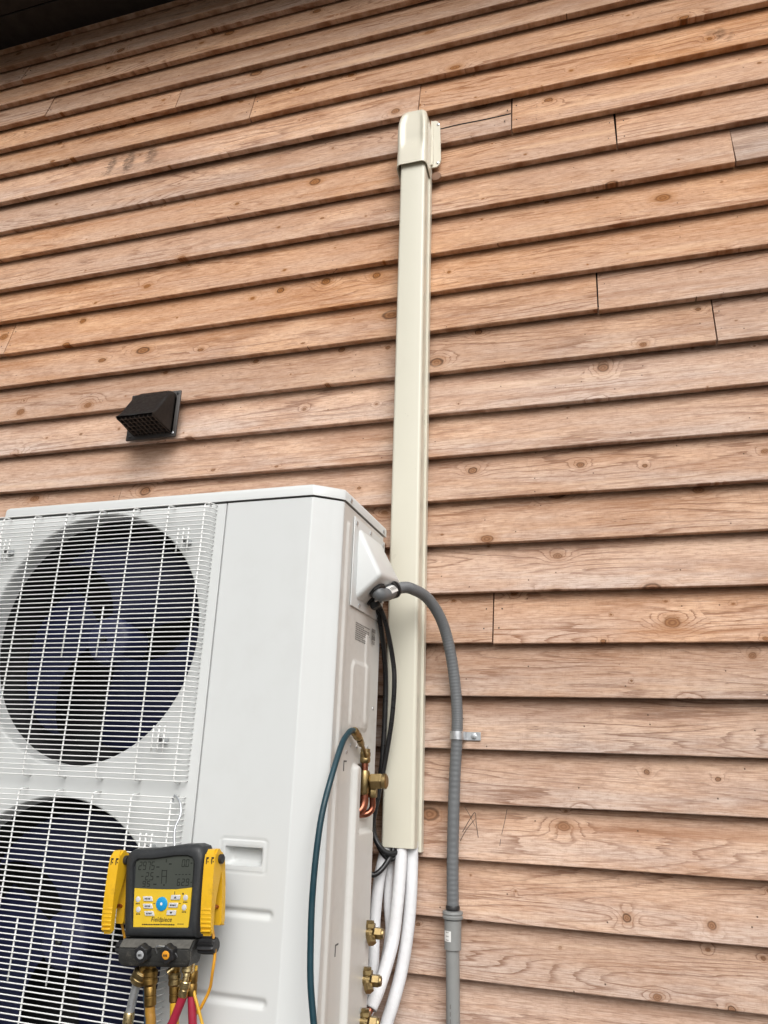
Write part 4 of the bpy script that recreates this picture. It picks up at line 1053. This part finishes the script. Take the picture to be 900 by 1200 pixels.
hose('dirty mustard hose on a thick brass nut left of centre', [(-.2815, YH, -1.000), (-.277, YH, -1.03), (-.272, YH, -1.055)], .0092, M_MUST,
     [sleeve((-.290, YH+.006, -.938), (-.2855, YH+.003, -.968), .0085, M_DBRASS, 'port'), nut((-.2862, YH, -.962), (-.2830, YH, -.990), .0140, M_DBRASS), sleeve((-.2828, YH, -.989), (-.2775, YH, -1.022), .0112, M_DBRASS)],
     drop=[(-.27, YH, -1.15), (-.28, YH-.02, -1.45), (-.33, YH-.15, -1.675)])
hose('bright yellow hose below the orange-capped knob', [(-.2300, YH, -.990), (-.2275, YH, -1.010), (-.2235, YH, -1.05)], .0085, M_YHOSE,
     [sleeve((-.2350, YH+.005, -.936), (-.2335, YH+.003, -.966), .0078, M_DBRASS, 'port'), nut((-.2335, YH, -.963), (-.2310, YH, -.985), .0118, M_BRASS), sleeve((-.2312, YH, -.984), (-.2280, YH, -1.010), .0098, M_DBRASS),
      sleeve((-.236, YH, -.954), (-.2455, YH-.006, -.964), .0052, M_PBRASS, 'schrader_port')],
     drop=[(-.22, YH, -1.15), (-.23, YH-.03, -1.45), (-.27, YH-.2, -1.675)])
hose('red hose slanting down left from the pale brass fitting', [(-.2068, YH-.006, -.993), (-.2125, YH-.006, -1.010), (-.2225, YH-.006, -1.037), (-.2310, YH-.006, -1.056)], .0078, M_RED,
     [sleeve((-.2070, YH, -.928), (-.2050, YH, -.945), .0078, M_DBRASS, 'port'), nut((-.2055, YH-.002, -.942), (-.2045, YH-.004, -.960), .0118, M_PBRASS), sleeve((-.2045, YH-.006, -.956), (-.2055, YH-.008, -.976), .0062, M_PBRASS, 'stem'), sleeve((-.2050, YH-.006, -.972), (-.2088, YH-.006, -.998), .0098, M_PBRASS)],
     drop=[(-.27, YH-.01, -1.15), (-.30, YH-.03, -1.45), (-.30, YH-.25, -1.675)])
hose('red hose hanging straight down from the right-hand fitting', [(-.1985, YH+.006, -.990), (-.1960, YH+.006, -1.005), (-.1905, YH+.006, -1.035), (-.188, YH+.006, -1.056)], .0078, M_RED,
     [sleeve((-.2010, YH+.008, -.958), (-.1975, YH+.006, -.998), .0096, M_DBRASS)], drop=[(-.18, YH, -1.15), (-.18, YH-.03, -1.45), (-.20, YH-.25, -1.675)])
hose('orange lead looping down from the right yellow clamp', [(-.1665, -.082, -.884), (-.1600, YH, -.900), (-.1545, YH, -.925), (-.156, YH, -.955), (-.1640, YH+.01, -.985), (-.178, YH+.01, -1.015), (-.195, YH+.012, -1.045)], .0029, M_ORANGE, cat='cable', name='sensor_lead', drop=[(-.21, YH+.01, -1.15), (-.21, YH-.04, -1.45), (-.18, YH-.3, -1.68)], seg=8)
hose('thin yellow lead slanting down right beside the red hoses', [(-.197, YH+.012, -.950), (-.1935, YH+.004, -.985), (-.181, YH, -1.008), (-.167, YH, -1.037), (-.160, YH, -1.056)], .0029, M_YHOSE, cat='cable', name='sensor_lead', drop=[(-.15, YH, -1.15), (-.14, YH-.04, -1.45), (-.10, YH-.3, -1.68)], seg=8)
hose('short orange lead under the left yellow clamp', [(-.3815, -.070, -.868), (-.3770, -.068, -.885), (-.3690, -.062, -.915), (-.3640, -.058, -.930), (-.350, -.062, -.940)], .0026, M_ORANGE, cat='cable', name='sensor_lead', seg=8)
